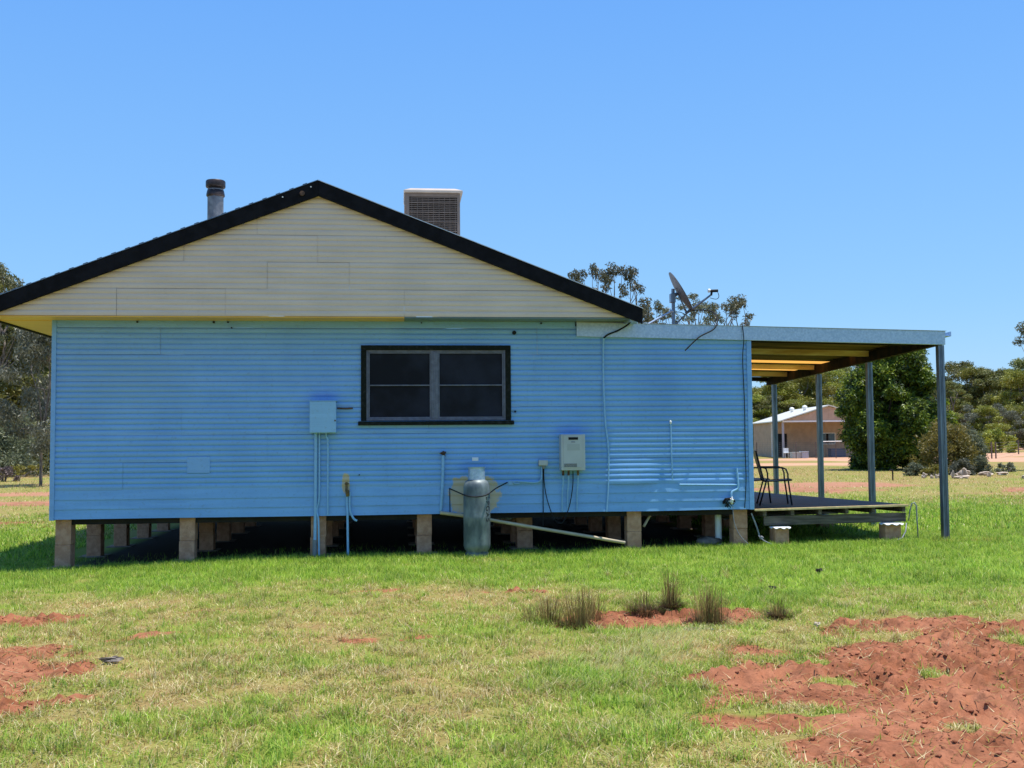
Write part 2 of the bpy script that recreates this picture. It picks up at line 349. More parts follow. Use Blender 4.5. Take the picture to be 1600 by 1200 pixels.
soilc = g.mix(g.ramp(n1, .32, .68), (.21, .070, .029), (.39, .152, .080)); soilc = g.mix(g.math('MULTIPLY', g.ramp(n2, .5, .75), .4), soilc, (.13, .045, .02))
mpd = g.n('ShaderNodeMapping'); mpd.inputs['Location'].default_value = (4, 9, 2); g.l(P_, mpd.inputs[0])
soilc = g.mix(g.math('MULTIPLY', g.ramp(g.noise(mpd.outputs[0], 13, 6, .7), .50, .62), .75), soilc, (.115, .042, .020))
soilc = g.mix(g.math('MULTIPLY', g.ramp(g.noise(mpd.outputs[0], 5.0, 6, .75), .47, .62), .6), soilc, (.16, .062, .030))
soilc = g.mix(g.math('MULTIPLY', g.ramp(g.noise(mpd.outputs[0], 2.2, 4, .6), .45, .7), .5), soilc, (.46, .20, .11))
spd = g.n('ShaderNodeSeparateXYZ'); g.l(P_, spd.inputs[0]); soilc = g.mix(g.math('MULTIPLY', g.ramp(spd.outputs[1], 24, 60), .75), soilc, (.60, .36, .23))
grassc = g.mix(a2, (.15, .24, .022), (.31, .20, .085)); grassc = g.mix(g.math('MULTIPLY', g.ramp(n3, .4, .7), .35), grassc, (.26, .30, .05))
sxg = g.n('ShaderNodeSeparateXYZ'); g.l(P_, sxg.inputs[0])
grassc = g.mix(g.math('MULTIPLY', g.ramp(n2, .5, .8), .5), grassc, (.10, .07, .03))
k = g.math('ADD', a1, g.math('MULTIPLY', g.math('SUBTRACT', n1, .5), .5)); k = g.ramp(k, .12, .5)
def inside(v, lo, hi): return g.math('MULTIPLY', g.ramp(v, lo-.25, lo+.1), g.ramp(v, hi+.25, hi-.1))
kk = g.math('MULTIPLY', inside(sxg.outputs[0], -4.6, 5.0), inside(sxg.outputs[1], 15.9, 24.4))      # bare soil under the floor, its deep shade painted in as near black
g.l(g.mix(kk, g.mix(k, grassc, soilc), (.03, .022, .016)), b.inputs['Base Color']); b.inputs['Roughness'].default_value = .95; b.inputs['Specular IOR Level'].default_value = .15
bp = g.n('ShaderNodeBump'); bp.inputs['Strength'].default_value = .7; bp.inputs['Distance'].default_value = .03
g.l(g.math('ADD', n1, g.math('MULTIPLY', n2, .4)), bp.inputs['Height']); g.l(bp.outputs[0], b.inputs['Normal'])
me.materials.append(m_ground)
go = bpy.data.objects.new('ground', me); C.objects.link(go); tag(go, 'red soil paddock with patchy green and straw coloured turf', 'ground', kind='structure')
def gz(x, y):
    """height of the ground mesh under points"""
    x = np.atleast_1d(np.asarray(x, float)); y = np.atleast_1d(np.asarray(y, float))
    i = np.clip(np.searchsorted(gx, x)-1, 0, nx-2); j = np.clip(np.searchsorted(gy, y)-1, 0, ny-2)
    fx = (x-gx[i])/(gx[i+1]-gx[i]); fy = (y-gy[j])/(gy[j+1]-gy[j])
    return (Z[j,i]*(1-fx)+Z[j,i+1]*fx)*(1-fy)+(Z[j+1,i]*(1-fx)+Z[j+1,i+1]*fx)*fy
def gz1(x, y): return float(gz(x, y)[0])

# ------------------------------------------------------------------ house
YW = 15.6; XL, XM, XR = -4.875, 2.57, 5.24; ZB, ZT = .662, 3.46; YB = 24.8
house = thing('farm_house', 'blue corrugated house on block piers with cream gable and black barge boards', 'house', (0, YW, 0))

def clad(x0, x1, z0, z1, yp, pitch=.0765, amp=.015, per=5, seed=1, top=None, holes=(), name='wall', m=None, joint=(), phase=0., bulge=None, lap=.009):
    """horizontal corrugated sheets: rounded ribs with tight grooves, laid in lapped courses of short sheets"""
    rnd = random.Random(seed); mb = MB(); z = z0; ci = 0; side_ = 0
    while z < z1-1e-4:
        ze = min(z+per*pitch, z1)
        js = sorted(joint[ci % len(joint)]) if joint else sorted(rnd.uniform(x0+.3, x1-.3) for _ in range(rnd.randint(1, 4)))
        cuts = [x0]+[j for j in js if x0 < j < x1]+[x1]
        n = max(1, round((ze-z)/pitch*8))
        for a, b_ in zip(cuts[:-1], cuts[1:]):
            side_ = 1-side_; off = side_*.0045+rnd.uniform(0, .001); tilt = rnd.uniform(-.0012, .0012)
            xs = [a+(.0010 if a > x0 else 0)]+list(np.arange(a+.2, b_-.1, .2))+[b_-(.0010 if b_ < x1 else 0)]
            for hx0, hx1, hz0, hz1 in holes:
                for h in (hx0, hx1):
                    if a < h < b_: xs.append(h)
            xs = sorted(xs); rows = []
            for i in range(n+1):
                zz = z+(ze-z)*i/n; t = ((zz-z0)/pitch+phase) % 1.; yy = yp-amp*abs(math.sin(PI*t))**.55-off
                if i == 0: yy -= lap          # lap over the course below
                rows.append((zz, yy))
            vs = []; fs = []; L = len(xs)
            for zz, yy in rows:
                for xk in xs:
                    q_ = xk
                    if top:
                        lo, hi = top(zz); q_ = min(max(xk, lo), hi)
                    vs.append((q_, yy+tilt*math.sin(xk*2.2+seed)+.0012*math.sin(xk*.9+zz*3)-(bulge(xk, zz) if bulge else 0), zz))
            for i in range(n):
                for k_ in range(L-1):
                    cx = (xs[k_]+xs[k_+1])/2; cz = (rows[i][0]+rows[i+1][0])/2
                    if any(h[0] < cx < h[1] and h[2] < cz < h[3] for h in holes): continue
                    p0 = i*L+k_
                    if abs(vs[p0][0]-vs[p0+1][0]) < 1e-5 and abs(vs[p0+L][0]-vs[p0+L+1][0]) < 1e-5: continue
                    fs.append((p0, p0+1, p0+L+1, p0+L))
            mb.add(vs, fs)
        z = ze; ci += 1
    return mb
WX0, WX1, WZ0, WZ1 = -.50, 1.53, 2.02, 3.045
def wall_bulge(x, z):      # lower sheets right of the wavy conduit, shaped outward to catch grazing sun
    k1 = max(0, min(1, (x-2.98)/.06))*max(0, min(1, (3.82-x)/.12)); k2 = max(0, min(1, (x-3.9)/.2))*max(0, min(1, (5.2-x)/.1))
    return .085*max(0, 1.50-z)*k1+.075*max(0, 1.24-z)*k2
hole = [(WX0-.02, WX1+.02, WZ0-.01, WZ1+.02)]
RIB0 = ZB+.405
mb = clad(XL+.05, XR-.06, RIB0, 3.40, YW, seed=3, bulge=wall_bulge, holes=hole, joint=[[-3.9,-.2,2.0],[-1.9,2.95],[-3.1,.4,2.95],[-2.2,1.85,2.95],[-.6,1.95],[-3.4,2.0,2.95]])
# three flat weatherboards at the foot, lapped like clinker boards, and a flat head board
for i in range(3):
    z0 = ZB+i*.135; z1 = z0+.139
    cuts = [XL+.05, [-2.2, .9, -1.1][i], [2.1, 3.1, 1.5][i], XR-.06]
    for a, b_ in zip(cuts[:-1], cuts[1:]):
        xs = list(np.arange(a, b_, .4))+[b_]; vs = []; fs = []
        for k_, xk in enumerate(xs):
            wv = .004*math.sin(xk*1.3+i)+(.006*math.sin(xk*3) if i == 0 and xk > 3.2 else 0)
            vs += [(xk, YW-.022, z0+wv*.6), (xk, YW-.008-.001*math.sin(xk*5), z1), (xk, YW+.01, z0+wv*.6)]
        for k_ in range(len(xs)-1): o = k_*3; fs += [(o, o+3, o+4, o+1), (o+2, o+5, o+3, o)]
        mb.add(vs, fs)
mb.box(XL+.05, XM, YW-.0225, YW+.01, 3.385, 3.476)
wall = mb.build('wall', m_blue, house, smooth='auto')
wall['label'] = 'blue corrugated end wall with flat boards at the foot'
# the other walls, floor and black window backing
mb = MB()
mb.box(XL+.02, XL+.08, YW+.02, YB, ZB+.01, 3.47)
mb.box(XL+.08, XM, YB-.06, YB, ZB+.01, 3.47)
mb.build('side_wall', m_blue, house)
mb = clad(YW+.06, 23.0, ZB+.01, 3.15, 0, seed=5)
mb.v = [(XR-.02-y, x, z) for x, y, z in mb.v]; mb.f = [tuple(reversed(f)) for f in mb.f]
mb.build('side_wall', m_blue, house, smooth='auto')
MB().box(XM, XR-.05, 22.94, 23.0, ZB+.01, 3.15).build('rear_wall', m_blue, house)
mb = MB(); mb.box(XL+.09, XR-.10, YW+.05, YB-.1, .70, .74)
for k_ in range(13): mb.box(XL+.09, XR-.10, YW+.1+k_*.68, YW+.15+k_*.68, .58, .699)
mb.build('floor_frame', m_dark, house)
mb = MB(); mb.box(XL-.012, XL+.052, YW-.032, YW+.06, ZB-.012, 3.474); mb.build('corner_board', m_blue, house, bevel=.004)
mb = MB(); mb.box(XR-.066, XR+.006, YW-.032, YW+.06, ZB-.004, 3.19); mb.build('corner_board', m_blue, house, bevel=.004)
# patch panel on the wall
mb = MB(); mb.box(-3.02, -2.70, YW-.024, YW-.004, 1.29, 1.52); mb.build('cover_panel', m_blue, house, bevel=.003)
# small bolts and bracket stubs near the wall head
for (x, z, r) in ((-3.72,3.44,.013),(-2.66,3.44,.016),(-2.46,3.44,.012),(-2.41,3.36,.010),(1.66,3.30,.030),(2.06,3.44,.014),(.30,3.44,.010),(1.665,2.14,.015),(-.60,1.24,.009)):
    MB().tube([(x, YW-.045, z), (x, YW+.0, z)], r, 10).build('bolt_hole_plug', m_rub, house)

# window
win = MB()
def frame(mb, x0, x1, z0, z1, y0, y1, w_):
    mb.box(x0, x1, y0, y1, z1-w_, z1); mb.box(x0, x1, y0, y1, z0, z0+w_)
    mb.box(x0, x0+w_, y0, y1, z0+w_, z1-w_); mb.box(x1-w_, x1, y0, y1, z0+w_, z1-w_)
TX0, TX1, TZ0, TZ1 = -.575, 1.605, 1.955, 3.112
win.box(TX0, TX1, YW-.040, YW+.0, TZ1-.07, TZ1)
win.box(TX0, WX0+.0, YW-.038, YW+.0, TZ0+.06, TZ1-.072); win.box(WX1, TX1, YW-.038, YW+.0, TZ0+.06, TZ1-.072)
wn = win.build('window', m_trim, house, bevel=.006)
MB().add([(TX0-.04,YW-.075,TZ0-.005),(TX1+.04,YW-.075,TZ0-.005),(TX1+.04,YW+.0,TZ0-.005),(TX0-.04,YW+.0,TZ0-.005),(TX0-.04,YW-.075,TZ0+.045),(TX1+.04,YW-.075,TZ0+.045),(TX1+.04,YW+.0,TZ0+.058),(TX0-.04,YW+.0,TZ0+.058)],
        [(0,3,2,1),(4,5,6,7),(0,1,5,4),(1,2,6,5),(2,3,7,6),(3,0,4,7)]).build('sill', m_trim, wn, bevel=.006)
fr = MB(); frame(fr, WX0, WX1, WZ0, WZ1, YW-.012, YW+.05, .028); fr.box(.44, .54, YW-.016, YW+.05, WZ0+.028, WZ1-.028)
fr.box(.478, .502, YW-.022, YW-.0155, WZ0+.028, WZ1-.028)
fr.build('frame', m_alu, wn, bevel=.003)
for a, b_ in ((WX0+.028, .44), (.54, WX1-.028)):
    sh = MB(); frame(sh, a, b_, WZ0+.028, WZ1-.028, YW+.004, YW+.03, .022); sh.box(a+.022, b_-.022, YW+.002, YW+.028, 2.522, 2.540)
    sh.build('sash', m_alu, wn, bevel=.002)
    MB().box(a+.022, b_-.022, YW+.034, YW+.038, WZ0+.05, WZ1-.05).build('pane', m_screen, wn)
cu = MB(); cx = [(WX0+.05+.012*i, YW+.10+.012*math.sin(i*1.6)) for i in range(14)]
vs = [(x, y, 2.05) for x, y in cx]+[(x, y, 3.02) for x, y in cx]
cu.add(vs, [(i, i+1, i+15, i+14) for i in range(13)]); cu.build('curtain', m_curtain, wn)
MB().box(WX0-.05, WX1+.05, YW+.3, YW+.34, WZ0-.1, WZ1+.1).build('black_backing', m_rub, wn)  # plain black panel closing the opening behind the panes

# gable
AX, AZ, SL = -1.15, 5.405, .3875; GY = 15.15
def roofz(x): return AZ-SL*abs(x-AX)
def gtop(z): h = (AZ-.12-z)/SL; return AX-h, AX+h
mb = clad(-5.62, 3.32, 3.482, 5.26, GY, seed=9, top=gtop, joint=[[-3.9,-2.43,.05],[-1.86,-.72,2.1],[-3.0,-1.16],[-2.0,.2],[-1.9]], per=5, amp=.009, lap=.005)
gable = mb.build('gable', m_cream, house, smooth='auto')
# soffits
MB().box(-5.60, .05, GY+.002, YW-.010, 3.462, 3.480).build('soffit', m_soffit, house)
MB().box(.052, 3.36, GY+.002, YW-.010, 3.461, 3.479).build('soffit', m_soffitg, house)['label'] = 'green painted soffit strip'
MB().box(-5.60, XL-.014, YW-.018, YB+.2, 3.456, 3.478).build('soffit', m_soffit, house)
MB().box(-5.66, -5.602, GY+.02, YB+.2, 3.44, 3.60).build('fascia', m_black, house)
# barge boards with capping
BY0, BY1 = 15.05, 15.10
def slope_board(mb, x0, x1, dz0, dz1, y0, y1):
    mb.hexa([(x0,y0,roofz(x0)+dz0),(x1,y0,roofz(x1)+dz0),(x1,y1,roofz(x1)+dz0),(x0,y1,roofz(x0)+dz0),
             (x0,y0,roofz(x0)+dz1),(x1,y0,roofz(x1)+dz1),(x1,y1,roofz(x1)+dz1),(x0,y1,roofz(x0)+dz1)])
for s in (-1, 1):
    xe = AX+s*4.62
    mb = MB(); a, b_ = sorted((AX+s*.0015, xe)); slope_board(mb, a, b_, -.232, -.016, BY0, BY1)
    bb = mb.build('barge_board', m_black, house, bevel=.003)
    mb = MB(); a, b_ = sorted((AX+s*.002, xe+s*.01)); slope_board(mb, a, b_, -.014, -.004, BY0-.012, BY1+.12)
    if s < 0:      # ribs of the sheeting show as small lips along the left verge
        for k_ in range(24): slope_board(mb, xe+.15+k_*.185, xe+.21+k_*.185, -.0035, .007, BY0-.014, BY1+.1)
    mb.build('capping', m_roof if s > 0 else m_galvd, bb)
    # roof sheets, ribs running down the slope
    mb = MB(); ys = np.arange(BY0+.06, YB+.25, .0127); vs = []; fs = []
    for y in ys:
        zz = .008*math.sin(2*PI*y/.076)
        for x in (AX, xe): vs.append((x, y, roofz(x)-.03+zz))
    for i in range(len(ys)-1): fs.append((2*i, 2*i+1, 2*i+3, 2*i+2))
    mb.add(vs, fs); rf = mb.build('roof', m_roof, house, smooth=True)
    if s < 0: roofL = rf
MB().box(3.30, 3.44, BY1+.002, YB+.2, 3.42, 3.56).build('gutter', m_galv, house)
MB().tube([(AX-.22, BY0-.025, 5.20), (AX-.22, BY0+.002, 5.20)], .035, 16).build('gable_fixing', m_rust, house)
for x in (AX-.10, AX-.49): MB().tube([(x, BY0-.01, roofz(x)-.07), (x, BY0+.002, roofz(x)-.07)], .010, 8).build('screw_head', m_white, house)
MB().prism([(-5.5,3.49),(3.2,3.49),(AX,5.2)], YB-.05, YB).build('rear_gable', m_cream, house)
MB().prism([(AX-.3, AZ-.02-.3*SL), (AX, AZ+.012), (AX+.3, AZ-.02-.3*SL), (AX, AZ-.016)], BY0+.1, YB+.2).build('ridge_capping', m_roof, house)
# flue
fx, fy = -3.06, 18.0
fl = MB().lathe([(.130,4.5),(.130,5.93)], (fx, fy, 0), 28)
fl.box(fx-.012, fx+.012, fy-.138, fy-.128, 4.6, 5.90)
fo = fl.build('chimney', m_flue, roofL, smooth='auto')
MB().lathe([(.135,5.80),(.150,5.82),(.150,5.84),(.137,5.905),(.118,5.93),(.118,5.955),(.155,5.962),(.160,5.975),(.160,6.06),(.150,6.075),(.03,6.085)], (fx, fy, 0), 32).build('chimney_cap', m_fluecap, roofL, smooth='auto')

# piers under the floor
def pier(x, y, top=.655, w_=.215, parent=None, nb=None):
    zg = gz1(x, y)-.03; mb = MB(); h = top-zg; n = nb or max(1, round(h/.3)); rr = random.Random(int(x*97+y*13))
    for i in range(n):
        dx = rr.uniform(-.006, .006); dy = rr.uniform(-.006, .006)
        mb.box(x-w_/2+dx, x+w_/2+dx, y-w_/2+dy, y+w_/2+dy, zg+h*i/n+.0015, zg+h*(i+1)/n)
    o = mb.build('pier', m_brick, parent, bevel=.008)
    pd = MB(); pd.box(x-.22, x+.20, y-.2, y+.2, zg-.05, zg+.045); pd.build('footing', m_pad, o, bevel=.015)
    mb2 = MB(); mb2.box(x-w_/2-.03, x+w_/2+.03, y-w_/2-.03, y+w_/2+.03, top+.001, top+.004); mb2.build('ant_cap', m_galvd, o)
    return o
for j, y in enumerate((15.78, 17.3, 18.9, 20.5, 22.1, 24.4)):
    for i, x in enumerate((-4.73, -3.03, -1.19, .33, 1.87, 3.44, 5.06)):
        if y > 22.9 and x > 2.6: continue
        if i == 4 and j == 0: pier(x, 16.35, parent=house, w_=.24); continue
        pier(x, y, parent=house)

# lean-to extension head flashing / verandah
ver = thing('verandah', 'galvanised steel verandah frame with low sloping roof beside the blue wall', 'verandah', (8.3, YW, 0))
def vz(x): return 3.454-.0205*(x-2.59)
def sag(y): return -.027*max(0, y-15.5)
mb = MB(); y0, y1 = 15.532, 15.58
x0, x1 = 2.585, 8.30
for dz0, dz1, yy0, yy1 in ((-.208, 0, 15.540, 15.552), (-.208, -.198, 15.552, 15.60), (-.010, 0, 15.552, 15.60)):
    mb.hexa([(x0,yy0,vz(x0)+dz0),(x1,yy0,vz(x1)+dz0),(x1,yy1,vz(x1)+dz0),(x0,yy1,vz(x0)+dz0),(x0,yy0,vz(x0)+dz1),(x1,yy0,vz(x1)+dz1),(x1,yy1,vz(x1)+dz1),(x0,yy1,vz(x0)+dz1)])
mb.build('front_beam', m_galv, ver, bevel=.002)
mb = MB()
mb.hexa([(x0,15.525,vz(x0)+.002),(x1+.02,15.525,vz(x1)+.002),(x1+.02,15.60,vz(x1)+.002),(x0,15.60,vz(x0)+.002),(x0,15.525,vz(x0)+.006),(x1+.02,15.525,vz(x1)+.006),(x1+.02,15.60,vz(x1)+.006),(x0,15.60,vz(x0)+.006)])
mb.build('flashing', m_roof, ver)
# outer gutter and beam along the posts
VB = 23.35
def yb(mb, xa, xb, za, zb, ya, yb_):
    mb.hexa([(xa,ya,za+sag(ya)),(xb,ya,za+sag(ya)),(xb,yb_,za+sag(yb_)),(xa,yb_,za+sag(yb_)),(xa,ya,zb+sag(ya)),(xb,ya,zb+sag(ya)),(xb,yb_,zb+sag(yb_)),(xa,yb_,zb+sag(yb_))])
mb = MB(); yb(mb, 8.315, 8.40, 3.262, 3.268, 15.56, VB); yb(mb, 8.40, 8.408, 3.262, 3.335, 15.56, VB); yb(mb, 8.307, 8.315, 3.262, 3.345, 15.56, VB)
mb.build('gutter', m_galv, ver)
mb = MB(); yb(mb, 8.20, 8.28, 3.13, 3.30, 15.61, VB); mb.build('side_beam', m_under, ver)
# roof sheets: amber fibreglass ones between zinc ones
bands = [(15.60,18.6,0),(18.6,18.85,1),(18.85,19.9,0),(19.9,20.4,1),(20.4,21.6,0),(21.6,21.8,1),(21.8,VB,0)]
for ya, yb2, kk in bands:
    mb = MB(); ys = np.arange(ya, yb2+.001, .019); vs = []; fs = []
    for y in ys:
        zz = .008*math.sin(2*PI*y/.076)+sag(y)-.012
        xo = XM+.03 if not kk else XR+.1
        for x in (xo, 8.31): vs.append((x, y, vz(x)+zz-(.0 if y > 15.62 else .0)))
    for i in range(len(ys)-1): fs.append((2*i, 2*i+1, 2*i+3, 2*i+2))
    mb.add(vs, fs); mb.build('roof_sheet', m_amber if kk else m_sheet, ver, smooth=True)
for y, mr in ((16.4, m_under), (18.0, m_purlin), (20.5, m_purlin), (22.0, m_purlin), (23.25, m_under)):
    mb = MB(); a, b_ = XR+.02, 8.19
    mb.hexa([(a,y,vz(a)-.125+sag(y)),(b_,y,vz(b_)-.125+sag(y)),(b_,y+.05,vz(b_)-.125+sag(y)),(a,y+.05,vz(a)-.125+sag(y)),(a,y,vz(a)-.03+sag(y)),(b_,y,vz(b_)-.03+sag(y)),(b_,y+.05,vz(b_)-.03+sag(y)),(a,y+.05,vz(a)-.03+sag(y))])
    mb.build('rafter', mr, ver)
def cpost(x, y, z0, z1, w_=.092):
    """open C section steel post"""
    mb = MB(); t = .006; h = w_/2
    mb.box(x-h, x+h, y-h, y-h+t, z0, z1); mb.box(x-h, x-h+t, y-h+t, y+h, z0, z1); mb.box(x+h-t, x+h, y-h+t, y+h, z0, z1)
    mb.box(x-h+t, x-h+.022, y+h-t, y+h, z0, z1); mb.box(x+h-.022, x+h-t, y+h-t, y+h, z0, z1)
    mb.tube([(x-.012, y-h-.003, z0+.0), (x-.012, y-h-.003, z1)], .006, 6); mb.tube([(x+.012, y-h-.003, z0), (x+.012, y-h-.003, z1)], .006, 6)
    return mb
for y in (15.63, 18.15, 20.45, 23.0):
    zg = gz1(8.26, y); p = cpost(8.255, y, zg-.05, (3.128 if y < 16 else 3.12)+sag(y)).build('post', m_galvd, ver)

# deck
deck = thing('deck', 'low timber deck with dark boards and pale edge under the verandah', 'deck', (6.6, YW, .1))
DX0, DX1 = XR+.012, 7.64
def dz(x, y): return .662+.016*(x-XR)-.019*(y-15.62)
def dbox(mb, xa, xb, ya, yb_, za, zb):
    mb.hexa([(xa,ya,dz(xa,ya)+za),(xb,ya,dz(xb,ya)+za),(xb,yb_,dz(xb,yb_)+za),(xa,yb_,dz(xa,yb_)+za),(xa,ya,dz(xa,ya)+zb),(xb,ya,dz(xb,ya)+zb),(xb,yb_,dz(xb,yb_)+zb),(xa,yb_,dz(xa,yb_)+zb)])
mb = MB(); y = 15.604
while y < 23.0: dbox(mb, DX0, DX1, y, y+.132, -.024, 0); y += .138
mb.build('decking', m_deck, deck, bevel=.003)
mb = MB(); dbox(mb, DX0, DX1+.01, 15.560, 15.600, -.030, .001); mb.build('edge_board', m_deckedge, deck, bevel=.003)
for x in (5.40, 5.83, 6.26, 6.68, 7.10, 7.58):
    mb = MB(); dbox(mb, x, x+.05, 15.63, 22.9, -.115, -.026); mb.build('joist', m_oldwood, deck)
for yy in (15.66, 18.2, 20.6, 22.8):
    mb = MB(); xa = 5.42 if yy < 16 else 5.3; xb = 7.65
    mb.hexa([(xa,yy,dz(xa,yy)-.255),(xb,yy,dz(xb,yy)-.265),(xb,yy+.05,dz(xb,yy)-.265),(xa,yy+.05,dz(xa,yy)-.255),(xa,yy,dz(xa,yy)-.117),(xb,yy,dz(xb,yy)-.130),(xb,yy+.05,dz(xb,yy)-.130),(xa,yy+.05,dz(xa,yy)-.117)])
    mb.build('bearer', m_oldwood, deck, bevel=.004)
    for x, w_ in ((5.66, .22), (7.40, .25)):
        zt = dz(x, yy)-.272; zg = gz1(x, yy); s = MB()
        s.box(x-w_/2, x+w_/2, yy-.09, yy+.14, zg-.05, zt-.012); so_ = s.build('stump', m_brick, deck, bevel=.008)
        c_ = MB(); n = 40; vs = []; fs = []
        for rr0, zz0 in ((.02, 0.), (.8, 0.), (1., -.014), (1., -.022), (.8, -.008), (.02, -.008)):
            for k_ in range(n): t = 2*PI*k_/n; r = (w_*.70+.010*math.sin(7*t))*rr0; vs.append((x+r*math.cos(t), yy-.02+r*math.sin(t), zt+zz0+.010*math.sin(9*t)*(rr0 > .9)))
        for i in range(5):
            for k_ in range(n): fs.append((i*n+k_, i*n+(k_+1) % n, (i+1)*n+(k_+1) % n, (i+1)*n+k_))
        c_.add(vs, fs); c_.build('stump_cap', m_white, so_, smooth='auto')
hs_ = MB(); pts = [(7.660,15.600,.45),(7.665,15.560,.60),(7.690,15.540,.715),(7.730,15.540,.73),(7.760,15.540,.68),(7.765,15.540,.45),(7.780,15.550,.17)]
tag(MB().tube(pts, .010, 6).build('hose_end', m_pvcg, None, smooth=True), 'thin grey hose looped over the outer corner of the deck', 'hose')
tag(MB().tube([(7.60,15.55,.42),(7.56,15.5,.30),(7.48,15.45,.21),(7.33,15.42,.16)], .010, 6).build('hose', m_pvcg, None, smooth=True), 'grey hose trailing down past the outer deck stump', 'hose')

# chairs on the deck
def make_chair(label):
    t = thing('armchair', label, 'chair', (0,0,0), 'black armchairs on the deck')
    for s in (-1, 1):
        y = s*.27
        MB().tube([(.24,y,0),(.19,y,.40),(.185,y,.50),(.16,y,.575),(.10,y,.60),(-.10,y,.60),(-.20,y,.60)], .013, 8).build('front_leg', m_chair, t, smooth=True)
        MB().tube([(-.26,y,0),(-.14,y,.42)], .013, 8).build('rear_leg', m_chair, t, smooth=True)
    mb = MB(); mb.tube([(.24,-.25,.40),(-.18,-.25,.38),(-.30,-.25,.86),(-.30,.25,.86),(-.18,.25,.38),(.24,.25,.40),(.24,-.25,.40)], .012, 8)
    mb.build('seat_frame', m_chair, t, smooth=True)
    sx = [(.25,.405),(.1,.385),(-.05,.375),(-.17,.39)]
    mb = MB(); mb.prism([(a,b_) for a,b_ in sx]+[(a,b_+.012) for a,b_ in reversed(sx)], -.24, .24); mb.build('seat', m_chair, t)
    bx_ = [(-.17,.395),(-.22,.55),(-.27,.72),(-.30,.86)]
    mb = MB(); mb.prism([(a,b_) for a,b_ in bx_]+[(a-.012,b_) for a,b_ in reversed(bx_)], -.24, .24); mb.build('backrest', m_chair, t)
    return t
ch = make_chair('black tubular armchair on the deck, nearest the deck edge')
ch.location = (5.98, 16.75, dz(5.98, 16.75)); ch.rotation_euler.z = math.radians(-14)
def dup(root, loc, rz, label):
    r = root.copy(); C.objects.link(r); r.location = loc; r.rotation_euler = (0,0,rz); r['label'] = label
    for c0 in list(root.children):
        c1 = c0.copy(); C.objects.link(c1); c1.parent = r
        for g0 in c0.children: g1 = g0.copy(); C.objects.link(g1); g1.parent = c1
    return r
dup(ch, (5.80, 17.5, dz(5.80, 17.5)), math.radians(20), 'black tubular armchair on the deck, half hidden by the blue wall corner')

# ------------------------------------------------------------------ things on and by the wall
def smoothpts(p, n=6):
    p = [Vector(q) for q in p]; out = []
    for i in range(len(p)-1):
        a = p[max(i-1,0)]; b_ = p[i]; c = p[i+1]; d = p[min(i+2,len(p)-1)]
        for k_ in range(n):
            t = k_/n; out.append(.5*((2*b_)+(-a+c)*t+(2*a-5*b_+4*c-d)*t*t+(-a+3*b_-3*c+d)*t**3))
    return out+[p[-1]]
def pipe(name, pts, r, m, label, cat, curve=True, n=8):
    o = MB().tube(smoothpts(pts) if curve else pts, r, n).build(name, m, None, smooth='auto'); return tag(o, label, cat)
yf = YW-.045
mbx = thing('meter_box', 'pale blue painted meter box on the blue wall left of the window', 'meter box', (-1.105, YW, 1.84))
MB().box(-1.288, -.925, YW-.17, YW-.012, 1.845, 2.285).build('cabinet', m_conduit, mbx, bevel=.006)
MB().box(-1.293, -.920, YW-.186, YW-.172, 1.850, 2.297).build('door', m_conduit, mbx, bevel=.005)
MB().box(-1.30, -.913, YW-.192, YW-.01, 2.298, 2.306).build('hood', m_conduit, mbx)
mb = MB(); mb.tube([(-.935,YW-.18,2.02),(-.935,YW-.20,2.02)], .012, 8); mb.build('lock', m_rust, mbx)
z = gz1(-1.2, yf)
c1 = thing('conduit', 'thick blue conduit dropping from the meter box to the ground', 'conduit', (-1.215, yf, z))
MB().tube([(-1.215,yf,1.845),(-1.22,yf,.66),(-1.225,yf,.30),(-1.228,yf,z-.02)], .024, 12).build('pipe', m_conduit, c1, smooth='auto')
MB().tube([(-1.226,yf,z+.25),(-1.228,yf,z-.01)], .034, 12).build('collar', m_pvcg, c1, smooth='auto')
pipe('conduit', [(-1.165,yf,1.845),(-1.165,yf,1.5),(-1.165,yf,1.0),(-1.175,yf,.86),(-1.20,yf,.74),(-1.175,yf-.02,.6),(-1.168,yf-.02,.3),(-1.165,yf-.02,z-.02)], .013, m_conduit, 'thin kinked blue conduit running to the ground beside the thick one', 'conduit')
pipe('conduit', [(-1.07,yf,1.845),(-1.065,yf,1.78),(-1.045,yf,1.72),(-1.045,yf,1.2),(-1.045,yf,.68)], .013, m_conduit, 'thin blue conduit right of the others, ending at the wall foot', 'conduit')
pipe('bracket_bar', [(-.915,YW-.03,2.20),(-.80,YW-.035,2.195),(-.69,YW-.03,2.20)], .011, m_rust, 'short rusty iron bar fixed beside the meter box', 'bracket')
# tap
tap = thing('garden_tap', 'brass garden tap on a blue riser in front of a bare cream patch', 'tap', (-.77, YW, z))
MB().tube(smoothpts([(-.775,yf,1.02),(-.772,yf,.8),(-.765,yf-.02,.66),(-.760,yf-.03,.3),(-.757,yf-.03,z-.02)]), .017, 10).build('riser', m_conduit, tap, smooth='auto')
mb = MB(); mb.tube([(-.78,yf,1.0),(-.78,yf,1.14)], .018, 10); mb.tube([(-.78,yf+.04,1.06),(-.775,yf-.07,1.06),(-.77,yf-.09,1.02)], .015, 8); mb.tube([(-.805,yf-.045,1.115),(-.745,yf-.045,1.115)], .008, 8); mb.tube([(-.775,yf-.045,1.06),(-.775,yf-.045,1.115)], .008, 8)
mb.lump((-.765, yf-.02, .985), (.03,.025,.05), 3, .4, 8, 6)
mb.build('tap_body', m_brass, tap, smooth='auto')
MB().tube(smoothpts([(-.735,yf,1.0),(-.735,yf,.82),(-.725,yf-.01,.72),(-.68,yf-.02,.62),(-.63,yf-.02,.585)]), .016, 10).build('side_pipe', m_conduit, tap, smooth='auto')
